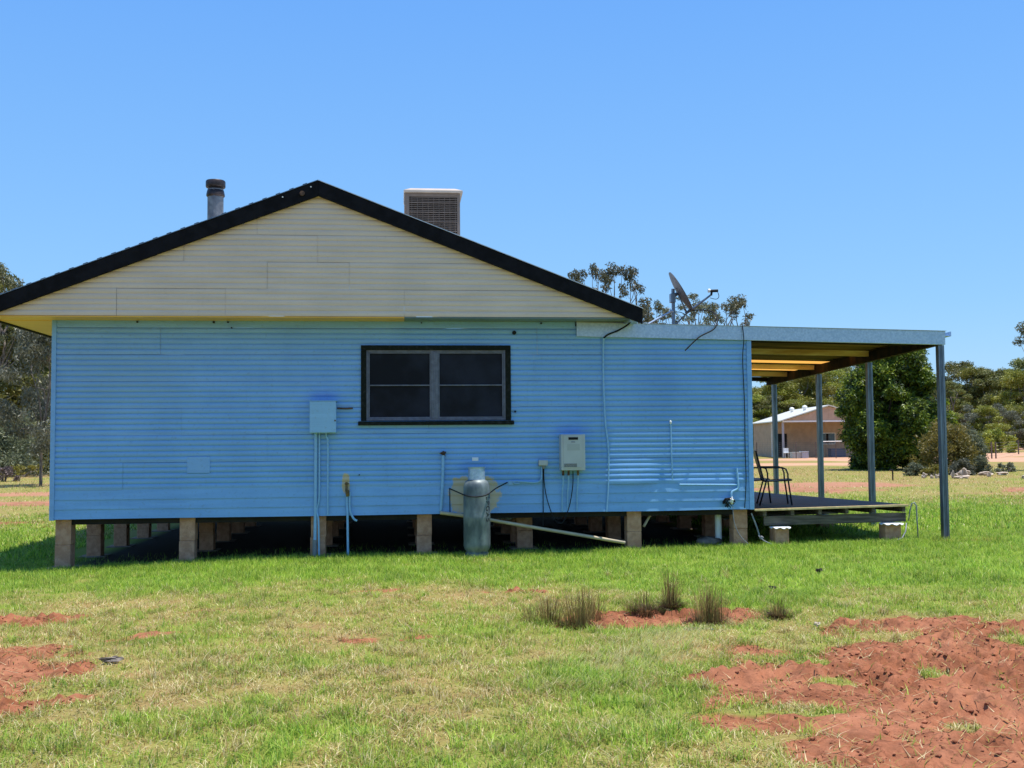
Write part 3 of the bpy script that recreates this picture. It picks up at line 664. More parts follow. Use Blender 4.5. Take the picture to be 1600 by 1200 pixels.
pipe('vent_pipe', [(.605,yf,1.51),(.60,yf,1.2),(.585,yf,.9),(.57,yf,.70)], .024, m_conduit, 'leaning blue pipe with a broken black top left of the gas cylinder', 'pipe', n=12)
tag(MB().lump((.605,yf,1.535), (.038,.035,.028), 5, .8, 10, 6).build('broken_elbow', m_rust, None), 'broken rusty elbow on top of the leaning blue pipe', 'pipe fitting')
# gas cylinder
tx, ty = 1.065, 15.18; tz = gz1(tx, ty)-.01
gc = thing('gas_cylinder', 'tall galvanised gas cylinder standing on the grass against the wall', 'gas cylinder', (tx, ty, tz))
prof = [(.165,.0),(.165,.075),(.150,.082),(.150,.09),(.178,.13),(.188,.16),(.190,.20),(.190,.56),(.192,.575),(.190,.59),(.190,.93),(.188,.99),(.180,1.035),(.160,1.075),(.128,1.10),(.09,1.112)]
MB().lathe(prof, (tx,ty,tz), 48).build('body', m_tank, gc, smooth='auto')
mb = MB(); n = 40; vs = []; fs = []
for r, zz in ((.122,1.085),(.120,1.26),(.130,1.272),(.130,1.278),(.112,1.27),(.112,1.085)):
    for k_ in range(n+1): t = math.radians(-70+ -250+ 320*k_/n); vs.append((tx+r*math.cos(t), ty+r*math.sin(t), tz+zz))
for i in range(5):
    for k_ in range(n): fs.append((i*(n+1)+k_, i*(n+1)+k_+1, (i+1)*(n+1)+k_+1, (i+1)*(n+1)+k_))
mb.add(vs, fs); mb.build('valve_guard', m_galv, gc, smooth='auto')
MB().tube([(tx,ty,tz+1.10),(tx,ty,tz+1.22)], .03, 10).build('valve', m_brass, gc, smooth='auto')
# stencilled lettering wrapped round the body, reading up the side
cv = bpy.data.curves.new('lettering', 'FONT'); cv.body = 'LPGAS'; cv.size = .115; cv.space_character = 1.15
tmp = bpy.data.objects.new('lettering', cv); C.objects.link(tmp); dg = bpy.context.evaluated_depsgraph_get()
tm = bpy.data.meshes.new_from_object(tmp.evaluated_get(dg)); C.objects.unlink(tmp); bpy.data.objects.remove(tmp)
for v in tm.vertices:
    lx, ly = v.co.x, v.co.y; a = math.radians(-51)+ly/.19
    v.co = (tx+.1925*math.cos(a), ty+.1925*math.sin(a), tz+.87-lx*.98)
lt = bpy.data.objects.new('lettering', tm); C.objects.link(lt); lt.parent = gc; lt.location = -gc.location; tm.materials.append(m_rub)
pipe('gas_hose', [(.695,YW-.05,1.03),(.80,YW-.18,.985),(.92,15.02,.945),(1.06,14.965,.935),(1.20,15.0,.96),(1.36,YW-.2,1.03),(1.54,YW-.04,1.105)], .009, m_rub, 'black restraint cable slung round the gas cylinder', 'cable')
pipe('gas_hose', [(.70,YW-.06,1.03),(.70,YW-.08,.8),(.705,YW-.05,.52)], .007, m_rub, 'thin black line hanging down left of the gas cylinder', 'cable')
tag(MB().box(1.03, 1.12, YW-.022, YW-.012, 1.425, 1.475).build('sticker', m_paper, None), 'small white sticker on the wall above the gas cylinder', 'sticker')
# regulator
rg = thing('gas_regulator', 'small grey power outlet box on the wall left of the water heater', 'outlet box', (2.07, YW, 1.34))
MB().box(2.0, 2.135, YW-.09, YW-.012, 1.345, 1.428).build('housing', m_heater, rg, bevel=.012)
mb = MB(); mb.tube([(2.07,YW-.06,1.345),(2.07,YW-.06,1.30)], [.035,.02], 10); mb.build('plug', m_pvcg, rg, smooth='auto')
pipe('gas_pipe', [(2.045,YW-.05,1.33),(2.045,YW-.05,1.18),(2.02,YW-.05,1.125),(1.94,YW-.05,1.10),(1.75,YW-.045,1.115),(1.64,YW-.045,1.12),(1.64,YW-.045,1.095),(1.72,YW-.045,1.09)], .011, m_conduit, 'blue painted gas pipe running left from below the outlet box', 'pipe')
tag(MB().box(1.56,1.63,YW-.028,YW-.012,1.07,1.13).build('pipe_clip', m_conduit, None), 'blue fixing plate at the end of the slung cable', 'plate')
# heater
ht = thing('water_heater', 'grey white instant gas water heater mounted on the blue wall', 'water heater', (2.485, YW, 1.27))
MB().box(2.312, 2.668, YW-.21, YW-.012, 1.275, 1.80).build('casing', m_heater, ht, bevel=.008)
MB().box(2.345, 2.620, YW-.219, YW-.211, 1.31, 1.788).build('front_cover', m_heater, ht, bevel=.004)
mb = MB(); mb.tube([(2.42,YW-.222,1.738),(2.56,YW-.222,1.738)], .019, 12); mb.v = [(x, max(y, YW-.224), zz) for x,y,zz in mb.v]; mb.build('flue_slot', m_rub, ht)
mb = MB()
for i in range(14):
    for j in range(4): mb.box(2.355+i*.0135, 2.363+i*.0135, YW-.2215, YW-.2192, 1.325+j*.013, 1.334+j*.013)
mb.build('air_grille', m_rub, ht)
MB().box(2.40, 2.585, YW-.221, YW-.2193, 1.565, 1.66).build('label_plate', mat('label_plate', (.40,.42,.39), .6), ht)
MB().box(2.458, 2.515, YW-.2225, YW-.2193, 1.682, 1.693).build('badge', m_blkplastic, ht)
for x, z1_, mm in ((2.355, .68, m_conduit), (2.435, .72, m_conduit), (2.575, .68, m_conduit)):
    mb = MB(); mb.tube([(x,YW-.1,1.28),(x,YW-.09,1.10),(x-.01,YW-.05,.95),(x-.015,YW-.045,z1_)], .011, 8); pp = mb.build('water_pipe', mm, ht, smooth='auto')
    MB().tube([(x,YW-.1,1.275),(x,YW-.1,1.20)], .018, 8).build('union', m_brass if x > 2.5 else m_rust, pp, smooth='auto')
pipe('power_cable', [(2.075,YW-.07,1.32),(2.08,YW-.06,1.1),(2.12,YW-.07,.85),(2.2,YW-.12,.60),(2.28,YW-.13,.51),(2.36,YW-.12,.55),(2.45,YW-.09,.78),(2.50,YW-.07,1.05),(2.50,YW-.1,1.26)], .007, m_rub, 'black power cable looping below the water heater', 'cable')
pipe('drop_cable', [(2.063,YW-.06,1.31),(2.063,YW-.055,.9),(2.06,YW-.05,.45)], .007, m_rub, 'straight dark cable dropping from the outlet box', 'cable')
# underfloor pipes
pipe('waste_pipe', [(.56,15.5,.685),(1.0,15.55,.62),(1.8,15.55,.47),(3.28,15.6,.20)], .026, m_pvc, 'long cream waste pipe falling across the front of the piers', 'pipe', False, 12)
zz = gz1(4.78, 15.9)
pipe('drain_pipe', [(4.80,15.95,.70),(4.80,15.95,zz-.02)], .050, m_white, 'white upright drain pipe under the floor near the right pier', 'pipe', False, 16)
tag(MB().lump((4.62,15.9,zz+.05), (.17,.15,.07), 8, .5).build('concrete_lump', m_pad, None, smooth=True), 'grey lump of concrete at the foot of the white drain pipe', 'concrete')
pipe('brace_rod', [(3.60,15.75,.42),(3.78,15.9,.66)], .02, m_pvc, 'short cream pipe slanting behind the pier right of the waste pipe', 'pipe', False)
for i,(x,z0) in enumerate(((1.52,.60),(1.60,.585))):
    pass
tag(MB().lump((1.56,15.95,.59), (.09,.03,.035), 9, .9).build('valve_cluster', m_pvcg, None), 'grey valve fitting under the floor right of the gas cylinder', 'valve')
# right hand services
pipe('black_cable', [(3.33,15.10,3.47),(3.31,15.3,3.40),(3.20,15.5,3.33),(3.05,15.5,3.27),(2.99,15.53,3.22)], .013, m_rub, 'black cable emerging under the end of the barge board', 'cable')
pipe('conduit', [(2.99,15.53,3.22),(2.985,yf,3.1),(2.98,yf,2.6),(3.0,yf,2.0),(3.04,yf,1.6),(3.035,yf,1.1),(3.0,yf,.66)], .013, m_conduit, 'long wavy blue conduit running the full height of the wall', 'conduit')
c2 = thing('capped_conduit', 'short straight blue conduit with a white cap right of the wavy one', 'conduit', (4.0, YW, 1.1))
MB().tube([(3.985,yf,1.94),(3.99,yf,1.5),(4.0,yf,1.12)], .011, 8).build('pipe', m_conduit, c2, smooth='auto')
MB().lump((3.985,yf,1.965),(.017,.017,.03),2,.1).build('cap', m_white, c2, smooth=True)
pipe('water_pipe', [(4.10,yf-.01,1.045),(5.0,yf-.01,1.03)], .012, m_conduit, 'horizontal blue water pipe low on the right of the wall', 'pipe', False)
rt = thing('wall_tap', 'blue painted tap and riser low on the right end of the wall', 'tap', (4.95, YW, .7))
MB().tube(smoothpts([(4.98,yf,1.28),(4.99,yf-.01,1.1),(4.985,yf-.015,.98),(4.90,yf-.02,.93),(4.88,yf-.025,.86),(4.87,yf-.02,.76)]), .017, 8).build('riser', m_conduit, rt, smooth='auto')
MB().lump((4.88,yf-.04,.80),(.035,.05,.05),4,.6).build('tap_body', m_white, rt)
mb = MB(); rr = random.Random(4)
for i in range(26):
    a = rr.uniform(0, 2*PI); p0 = Vector((4.84+.09*math.cos(a), yf-.03+rr.uniform(-.03,.03), .77+.055*math.sin(a))); a += rr.uniform(.8, 2.4)
    p1 = Vector((4.84+.10*math.cos(a), yf-.03+rr.uniform(-.03,.03), .77+.055*math.sin(a)+rr.uniform(-.03,.02)))
    mb.tube(smoothpts([p0, (p0+p1)/2+Vector((0,-.03,.03)), p1], 3), .006, 5)
tag(mb.build('wire_bundle', m_rub, None), 'tangle of black wire under the tap at the wall foot', 'wire')
pipe('trailing_cable', [(4.90,yf-.03,.72),(4.91,yf-.04,.5),(4.98,yf-.06,.30),(5.10,15.45,.16)], .006, m_pvcg, 'thin cable trailing from the wire bundle to the grass', 'cable')
pipe('black_cable', [(5.10,15.53,3.42),(5.11,15.50,3.2),(5.105,yf,2.9),(5.12,yf,2.2),(5.115,yf,1.6),(5.12,yf,1.1),(5.09,yf,.68)], .007, m_rub, 'thin black cable running down by the right corner of the wall', 'cable')
pipe('stay_bar', [(5.22,15.64,.60),(5.29,15.6,.38),(5.33,15.58,.22)], .012, m_pvcg, 'grey metal bar leaning against the last pier', 'bar', False)
mb = MB(); mb.tube(smoothpts([(5.30,15.58,.27),(5.36,15.5,.20),(5.46,15.45,.15)]), .008, 6); mb.lump((5.34,15.55,.24),(.03,.03,.03),7,.4)
tag(mb.build('hose_fitting', m_pvcg, None), 'grey hose fitting lying at the foot of the leaning bar', 'hose')

# cooler on the roof
co = thing('evaporative_cooler', 'brown evaporative cooler with pale lid standing on the roof', 'air cooler', (.56, 18.5, 4.7))
cx0, cx1, cy0, cy1, cz0, cz1 = .10, 1.01, 18.0, 18.9, 4.95, 5.93
MB().box(cx0+.04, cx1-.04, cy0+.03, cy1-.03, cz0+.02, cz1-.02).build('filter_pad', m_pad2, co)
mb = MB()
for x in (cx0, cx1-.05):
    for y in (cy0, cy1-.05): mb.box(x, x+.05, y, y+.05, cz0, cz1)
mb.box(cx0+.048, cx1-.048, cy0+.001, cy0+.048, cz0, cz0+.08); mb.box(cx0+.048, cx1-.048, cy0+.001, cy0+.048, cz1-.06, cz1-.001)
mb.box(cx0+.048, cx1-.048, cy1-.047, cy1-.001, cz1-.06, cz1-.001); mb.box(cx0+.001, cx0+.046, cy0+.048, cy1-.048, cz1-.06, cz1-.002); mb.box(cx1-.046, cx1-.001, cy0+.048, cy1-.048, cz1-.06, cz1-.002); mb.box(cx0-.035, cx0+.003, cy0+.002, cy1, cz1-.22, cz1)
mb.build('frame', m_cooler, co, bevel=.006)
mb = MB()
for i in range(26): zz = cz0+.09+i*.0325; big = (i % 5 == 2); mb.box(cx0+.05, cx1-.05, cy0+(.004 if not big else -.004), cy0+.022, zz, zz+(.009 if not big else .014))
for i in range(9): x = cx0+.09+i*.092; mb.box(x, x+.006, cy0-.001, cy0+.0035, cz0+.085, cz1-.065)
for i in range(26): zz = cz0+.09+i*.0325; mb.box(cx1-.022, cx1-.004, cy0+.06, cy1-.06, zz, zz+.009); mb.box(cx0+.004, cx0+.022, cy0+.06, cy1-.06, zz, zz+.009)
mb.build('louvre', m_cooler, co)
mb = MB(); a = .045; e = .07
mb.hexa([(cx0-a,cy0-a,cz1+.001),(cx1+a,cy0-a,cz1+.001),(cx1+a,cy1+a,cz1+.001),(cx0-a,cy1+a,cz1+.001),(cx0-a,cy0-a,cz1+.04),(cx1+a,cy0-a,cz1+.04),(cx1+a,cy1+a,cz1+.04),(cx0-a,cy1+a,cz1+.04)])
mb.hexa([(cx0-a,cy0-a,cz1+.041),(cx1+a,cy0-a,cz1+.041),(cx1+a,cy1+a,cz1+.041),(cx0-a,cy1+a,cz1+.041),(cx0+e,cy0+e,cz1+.095),(cx1-e,cy0+e,cz1+.095),(cx1-e,cy1-e,cz1+.095),(cx0+e,cy1-e,cz1+.095)])
mb.build('lid', m_coolerlid, co, bevel=.008)
MB().box(.25, .88, 18.15, 18.75, 4.5, 4.949).build('dropper', m_galvd, co)

# satellite dish
dy = 16.5
sd = thing('satellite_dish', 'grey satellite dish on a braced mast above the low roof', 'satellite dish', (4.30, dy, 3.42))
ax_ = Vector((.85, -.15, .50)).normalized(); cc = Vector((4.42, dy, 4.055)); e1 = ax_.cross(Vector((0,1,0))).normalized(); e2 = ax_.cross(e1)
vs = []; fs = []; nr, na = 10, 40
for sgn, offz in ((0, 0.), (1, -.012)):
    for i in range(nr+1):
        r = .355*i/nr
        for k_ in range(na): t = 2*PI*k_/na; vs.append(cc+(e1*math.cos(t)+e2*math.sin(t)*.93)*r+ax_*(.045*(i/nr)**2-.035+offz))
N0 = (nr+1)*na
for s0 in (0, N0):
    for i in range(nr):
        for k_ in range(na): fs.append((s0+i*na+k_, s0+i*na+(k_+1) % na, s0+(i+1)*na+(k_+1) % na, s0+(i+1)*na+k_))
for k_ in range(na): fs.append((nr*na+k_, nr*na+(k_+1) % na, N0+nr*na+(k_+1) % na, N0+nr*na+k_))
MB().add(vs, fs).build('reflector', m_dish, sd, smooth='auto')
MB().tube([(4.30,dy,3.42),(4.30,dy,4.10)], .027, 12).build('mast', m_galvd, sd, smooth='auto')
mb = MB(); mb.box(4.25, 4.33, dy-.05, dy+.05, 3.88, 4.02); mb.tube([(4.33,dy,4.0),tuple(cc-ax_*.06)], .03, 8); mb.build('bracket', m_galvd, sd, bevel=.004)
mb = MB(); mb.tube([(3.75,dy-.1,3.46),(4.0,dy-.05,3.60),(4.27,dy,3.74)], .016, 8); mb.tube([(4.30,dy,3.74),(4.24,dy,3.74)], .03, 8); mb.build('brace', m_galv, sd, smooth='auto')
MB().tube([(4.27,dy,3.46),(4.40,dy,3.60),(4.53,dy,3.72)], .012, 8).build('brace', m_galvd, sd, smooth='auto')
MB().tube([tuple(cc-ax_*.05+e1*.0),(4.52,dy,3.72)], .012, 8).build('strut', m_galvd, sd, smooth='auto')
MB().tube([(4.50,dy,3.71),(4.62,dy,3.79),(4.92,dy,4.01)], [.022,.022,.014], 8).build('feed_arm', m_galvd, sd, smooth='auto')
mb = MB(); mb.tube([(4.87,dy,4.075),(4.90,dy,4.075),(4.905,dy,4.07)], [.03,.03,.02], 12); mb.build('feed_horn', m_white, sd, smooth='auto')
mb = MB(); mb.tube([(4.91,dy,4.07),(5.03,dy,4.075)], .024, 10); mb.tube([(4.92,dy,4.0),(4.93,dy,4.06)], .018, 8); mb.build('receiver', m_rub, sd, smooth='auto')
MB().tube(smoothpts([(5.03,dy,4.05),(5.045,dy,3.98),(5.0,dy,3.94),(4.90,dy,3.96)]), .005, 6).build('lead', m_rub, sd)
MB().tube(smoothpts([(4.28,dy,3.72),(4.40,dy,3.73),(4.50,dy,3.69)]), .006, 6).build('lead', m_rub, sd)
pipe('dish_cable', [(4.60,dy,3.76),(4.72,16.3,3.74),(4.76,15.9,3.66),(4.74,15.60,3.52),(4.66,15.50,3.36),(4.42,15.48,3.23),(4.20,15.47,3.03)], .010, m_rub, 'loose black cable hanging from the dish over the steel beam', 'cable')

# ------------------------------------------------------------------ shed beyond
def yawpt(px, Yd, z=0):
    d = _f+_r2*((px-800)/FPX); t = Yd/d.y; return Vector((d.x*t, Yd, z))
A0 = Vector((34.95, 94.5, 0)); B0 = Vector((37.0, 108.5, 0))
A0 = yawpt(1221, 94.5); B0 = yawpt(1176, 110); vv = (B0-A0).normalized(); uu = Vector((vv.y, -vv.x, 0)); DEP = (B0-A0).length
sh = thing('farm_shed', 'tan ribbed metal shed with cream roof and open front verandah', 'shed', tuple(A0))
def T(u, v, z): p = A0+uu*u+vv*v; return (p.x, p.y, z)
def tbox(mb, u0, u1, v0, v1, z0, z1): mb.hexa([T(u0,v0,z0),T(u1,v0,z0),T(u1,v1,z0),T(u0,v1,z0),T(u0,v0,z1),T(u1,v0,z1),T(u1,v1,z1),T(u0,v1,z1)])
W_, EV, RG, VD = 8.4, 3.40, 4.72, 5.5
mb = MB()
n = 84
for i in range(n):       # ribbed rear wall of the verandah
    u = W_*i/n; tbox(mb, u, u+W_/n, VD-(.03 if i % 3 == 0 else 0), VD+.1, 0, EV-.02)
n = 60
for i in range(n): v = VD+.1+(DEP-VD-.1)*i/n; tbox(mb, -.0-(.03 if i % 3 == 0 else 0), .1, v, v+(DEP-VD-.1)/n, 0, EV-.02); tbox(mb, W_-.1, W_, v, v+(DEP-VD-.1)/n, 0, EV-.02)
mb.build('wall', m_shed, sh)
mb = MB(); n = 42
for i in range(n):
    u0, u1 = W_*i/n, W_*(i+1)/n; f = lambda u: EV+(RG-EV)*(1-abs(u-W_/2)/(W_/2))-.06; d_ = .03 if i % 3 == 0 else 0
    mb.hexa([T(u0,-d_,EV-.02),T(u1,-d_,EV-.02),T(u1,.08,EV-.02),T(u0,.08,EV-.02),T(u0,-d_,max(EV,f(u0))),T(u1,-d_,max(EV,f(u1))),T(u1,.08,max(EV,f(u1))),T(u0,.08,max(EV,f(u0)))])
mb.build('gable', m_shed, sh)
for s in (0, 1):
    mb = MB(); ue = -.25 if s == 0 else W_+.25
    ze = EV-.08
    mb.hexa([T(ue,-.25,ze),T(W_/2,-.25,RG),T(W_/2,DEP+.3,RG),T(ue,DEP+.3,ze),T(ue,-.25,ze+.10),T(W_/2,-.25,RG+.10),T(W_/2,DEP+.3,RG+.10),T(ue,DEP+.3,ze+.10)])
    r_ = mb.build('roof', m_shedroof, sh)
    if s == 0:
        for v in (4.5, 10.5):
            p = T(W_/2-1.2, v, 0); zz = RG-.35
            MB().lathe([(.13,0),(.13,.2),(.22,.25),(.25,.36),(.22,.47),(.12,.54),(.02,.56)], (p[0], p[1], zz), 16).build('roof_ventilator', m_white, r_, smooth='auto')
mb = MB(); tbox(mb, 0, W_, -.05, .0-.035, EV-.14, EV+.0); mb.build('lintel', m_white, sh)
for u, v in ((.08, 0), (.08, VD), (W_-.1, 0)):
    mb = MB(); tbox(mb, u-.09, u+.09, v-.06 if v else .09, v+.06 if v else .24, 0, EV-.15); mb.build('post', mat('shed_post', (.38,.36,.38), .6) if not v else m_white, sh)
mb = MB(); tbox(mb, .55, 1.45, VD-.05, VD-.035, 0, 2.25); mb.build('door', m_rub, sh)
mb = MB(); tbox(mb, 4.55, 6.05, VD-.06, VD-.035, 1.2, 2.3); wn2 = mb.build('window', m_white, sh)
mb = MB(); tbox(mb, 4.62, 5.13, VD-.075, VD-.061, 1.27, 2.23); tbox(mb, 5.42, 5.98, VD-.075, VD-.061, 1.27, 2.23); mb.build('pane', mat('shed_glass', (.06,.10,.14), .15), wn2)
mb = MB(); tbox(mb, 5.15, 5.40, VD-.075, VD-.061, 1.27, 2.23); mb.build('pane', m_rub, wn2)
# things by the shed
def tb(px, Yd, w_, h_, d_, m, name, label, cat, kind='box'):
    p = yawpt(px, Yd); z0 = gz1(p.x, p.y)
    mb = MB()
    if kind == 'chair':
        for a in (-1, 1):
            for b_ in (-1, 1): mb.box(p.x+a*.22-.02, p.x+a*.22+.02, p.y+b_*.22-.02, p.y+b_*.22+.02, z0, z0+.45)
        mb.box(p.x-.25, p.x+.25, p.y-.25, p.y+.25, z0+.451, z0+.49); mb.box(p.x-.25, p.x+.25, p.y+.2, p.y+.24, z0+.491, z0+.9)
    else:
        mb.box(p.x-w_/2, p.x+w_/2, p.y-d_/2, p.y+d_/2, z0+.02, z0+h_-.05); mb.box(p.x-w_/2-.04, p.x+w_/2+.04, p.y-d_/2-.04, p.y+d_/2+.04, z0+h_-.049, z0+h_)
    return tag(mb.build(name, m, None, bevel=.01), label, cat)
tb(1227, 93.4, 0, 0, 0, m_white, 'plastic_chair', 'white plastic chair on the grass before the distant shed', 'chair', 'chair')
tb(1242, 92.6, .95, .55, .6, m_heater, 'storage_crate', 'pale crate lying before the distant shed, left one', 'crate')
tb(1254, 92.4, .6, .6, .6, mat('blue_grey_plastic', (.42,.46,.52), .6), 'storage_crate', 'bluish crate before the distant shed, right one', 'crate')
tb(1305, 96.0, 1.4, .8, .8, m_blkplastic, 'dark_bin', 'dark bin against the distant shed wall below its window', 'bin')
# yard fence
yf_ = thing('yard_fence', 'wire mesh yard fence in front of the distant shed', 'fence', (30, 91, 0))
P0, P1 = yawpt(1150, 93), yawpt(1335, 90); n = 7
for i in range(n):
    p = P0.lerp(P1, i/(n-1)); MB().tube([(p.x,p.y,-.1),(p.x,p.y,1.45)], .035, 6).build('post', m_wood, yf_)
mb = MB()
for k_ in range(8): z = .15+k_*.18; mb.tube([(P0.x,P0.y,z),(P1.x,P1.y,z)], .006, 4)
for k_ in range(70): p = P0.lerp(P1, k_/69); mb.tube([(p.x,p.y,.1),(p.x,p.y,1.42)], .004, 4)
mb.build('wire_mesh', m_wire, yf_)
a = P0.lerp(P1, .70); b_ = P0.lerp(P1, .92)
MB().tube([(a.x,a.y,1.48),(b_.x,b_.y,1.50)], .035, 6).build('top_rail', m_white, yf_)
# paddock fence on the right
pf = thing('paddock_fence', 'post and wire paddock fence beside the distant red track', 'fence', (60, 95, 0))
pts = [yawpt(px, Yd) for px, Yd in ((1500, 84), (1546, 82), (1552.5, 82), (1588, 96), (1640, 100), (1720, 104))]
for p in pts: z = gz1(p.x, p.y); MB().tube([(p.x,p.y,z-.1),(p.x,p.y,z+1.35)], .06, 7).build('post', m_wood, pf)
mb = MB()
for k_ in range(5):
    for a, b_ in zip(pts[:-1], pts[1:]): mb.tube([(a.x,a.y,gz1(a.x,a.y)+.25+.25*k_),(b_.x,b_.y,gz1(b_.x,b_.y)+.25+.25*k_)], .008, 4)
mb.build('wire', m_wire, pf)

# ------------------------------------------------------------------ trees
def trunk_mb(clumps, H, r0, rnd, lean=0., nmain=4, fork=.3):
    mb = MB(); top = Vector((lean*H*.4, 0, H*fork))
    mb.tube(smoothpts([(0,0,-.15),(lean*H*.1+rnd.uniform(-.05,.05)*H*.1,0,H*fork*.45),tuple(top)], 4), [r0*(1.15-.45*i/8) for i in range(9)], 8)
    mains = []
    for i in range(nmain):
        a = 2*PI*i/nmain+rnd.uniform(-.5,.5); rr_ = H*rnd.uniform(.06,.14)
        mains.append(Vector((math.cos(a)*rr_+top.x, math.sin(a)*rr_, H*rnd.uniform(fork+.2, fork+.38))))
        mid = (top+mains[-1])/2+Vector((rnd.uniform(-.04,.04)*H, rnd.uniform(-.04,.04)*H, 0))
        mb.tube(smoothpts([tuple(top-Vector((0,0,.05*H))), tuple(mid), tuple(mains[-1])], 3), [r0*(.62-.28*j/6) for j in range(7)], 6)
    for c, r in clumps:
        m0 = min(mains+[top], key=lambda q_: (q_-c).length+(.0 if q_.z < c.z else H*.3))
        mid = (m0+c)/2+Vector((rnd.uniform(-.05,.05), rnd.uniform(-.05,.05), -.03))*H*.6
        mb.tube(smoothpts([tuple(m0), tuple(mid), tuple(c)], 3), [r0*(.30-.26*j/6) for j in range(7)], 5, False)
    return mb
def leaves(clumps, per, ls, seed, droop=.5, flat=.75, name='crown', m=None, shell=.55):
    """leaf sized quads spread through each clump's volume"""
    R_ = np.random.RandomState(seed); Ps = []
    for c, r in clumps:
        n = int(per*(r/clumps[0][1])**2) if per > 0 else 100
        d = R_.normal(size=(n,3)); d /= np.linalg.norm(d, axis=1)[:,None]
        rad = r*(shell+(1-shell)*R_.rand(n))**1.0*(.75+.5*R_.rand(n)); sub = (R_.rand(n) < .22); rad[sub] *= R_.rand(sub.sum())
        # lumpy: pull leaves toward random twig centres
        tw = R_.normal(size=(9,3)); tw /= np.linalg.norm(tw, axis=1)[:,None]; k_ = R_.randint(0, 9, n)
        p = d*rad[:,None]*.55+tw[k_]*r*.62; p[:,2] *= flat
        Ps.append(p+np.array(c))
    P = np.concatenate(Ps); n = len(P)
    L = R_.normal(size=(n,3)); L[:,2] = L[:,2]*.6-droop*1.3; L /= np.linalg.norm(L, axis=1)[:,None]
    Q = np.cross(L, R_.normal(size=(n,3))); Q /= np.linalg.norm(Q, axis=1)[:,None]
    s = ls*(.6+.8*R_.rand(n))[:,None]
    v = np.stack([P-Q*s*.26, P+L*s*.5-Q*s*.05, P+L*s*1.0+Q*s*.06, P+Q*s*.30+L*s*.35], 1).reshape(-1)
    me = bpy.data.meshes.new(name); me.vertices.add(n*4); me.vertices.foreach_set('co', v)
    me.loops.add(n*4); me.loops.foreach_set('vertex_index', np.arange(n*4, dtype=np.int32)); me.polygons.add(n); me.polygons.foreach_set('loop_start', np.arange(0, n*4, 4, dtype=np.int32))
    me.update(calc_edges=True); me.materials.append(m); return me
def mkclumps(H, W, n, r, rnd, base=.35, shape='euc'):
    out = []; tries = 0
    while len(out) < n and tries < 4000:
        tries += 1; z = rnd.uniform(base, 1.)*H; t = (z/H-base)/(1-base)
        if shape == 'euc': wmax = W/2*(.35+.65*math.sin(PI*min(1, t*.95+.12))**.6)
        elif shape == 'round': wmax = W/2*math.sqrt(max(.03, 1-(2*t-1)**2))
        else: wmax = W/2*math.sqrt(max(.05, 1-t*t))
        a = rnd.uniform(0, 2*PI); q_ = math.sqrt(rnd.uniform(.08, 1))*wmax
        c = Vector((q_*math.cos(a), q_*math.sin(a), z-r*.5))
        if all((c-o).length > r*.75 for o, _ in out): out.append((c, r*rnd.uniform(.7, 1.25)))
    return out
TREEK = {}
def treekind(key, H, W, n, r, per, ls, seed, mleaf, mbark, base=.35, shape='euc', r0=.16, droop=.45, fork=.3, lean=0., nmain=4, flat=.62):
    rnd = random.Random(seed); cl = mkclumps(H, W, n, r, rnd, base, shape)
    tm_ = trunk_mb(cl, H, r0, rnd, lean, nmain, fork); to = tm_.build('trunk', mbark, None, smooth=True); me_t = to.data; bpy.data.objects.remove(to)
    me_c = leaves(cl, per, ls, seed, droop, flat, 'crown', mleaf); TREEK[key] = (me_t, me_c, H)
def tree(key, x, y, h, rz, label, group=None, name='gum_tree', wide=1., cat='tree'):
    t = thing(name, label, cat, (x, y, gz1(x, y)-.05), group); me_t, me_c, H = TREEK[key]
    t.rotation_euler.z = rz; t.scale = (h/H*wide, h/H*wide, h/H)
    for nm, m_ in (('trunk', me_t), ('crown', me_c)):
        o = bpy.data.objects.new(nm, m_); C.objects.link(o); o.parent = t
    return t
treekind('a', 10, 6.5, 20, 1.15, 900, .23, 21, m_leafg, m_bark)
treekind('b', 11, 7, 24, 1.05, 850, .22, 22, m_leafy, m_bark, base=.3)
treekind('c', 10, 7.5, 26, 1.15, 850, .23, 23, m_leafg, m_barkp, base=.25, shape='round')
treekind('d', 9, 5.5, 30, .85, 520, .21, 24, m_leafs, m_bark, base=.22, droop=.9, r0=.09)
treekind('e', 12, 6, 13, .85, 620, .21, 25, m_leafg, m_bark, base=.55, fork=.4, lean=.1)
treekind('f', 9, 7, 26, 1.15, 900, .23, 26, m_leafy, m_bark, base=.12, shape='dome')
treekind('e2', 12, 4.8, 40, .40, 110, .17, 28, m_leafs2, m_bark, base=.58, fork=.45, droop=.8, flat=1.05)
treekind('sparse', 11, 5, 34, .42, 80, .17, 27, m_leafs2, m_bark, base=.45, fork=.38)
treekind('dark', 7.6, 5.9, 62, .85, 620, .17, 31, m_leafd, m_barkd, base=.10, shape='dark', r0=.22, droop=.5, fork=.12, nmain=6)
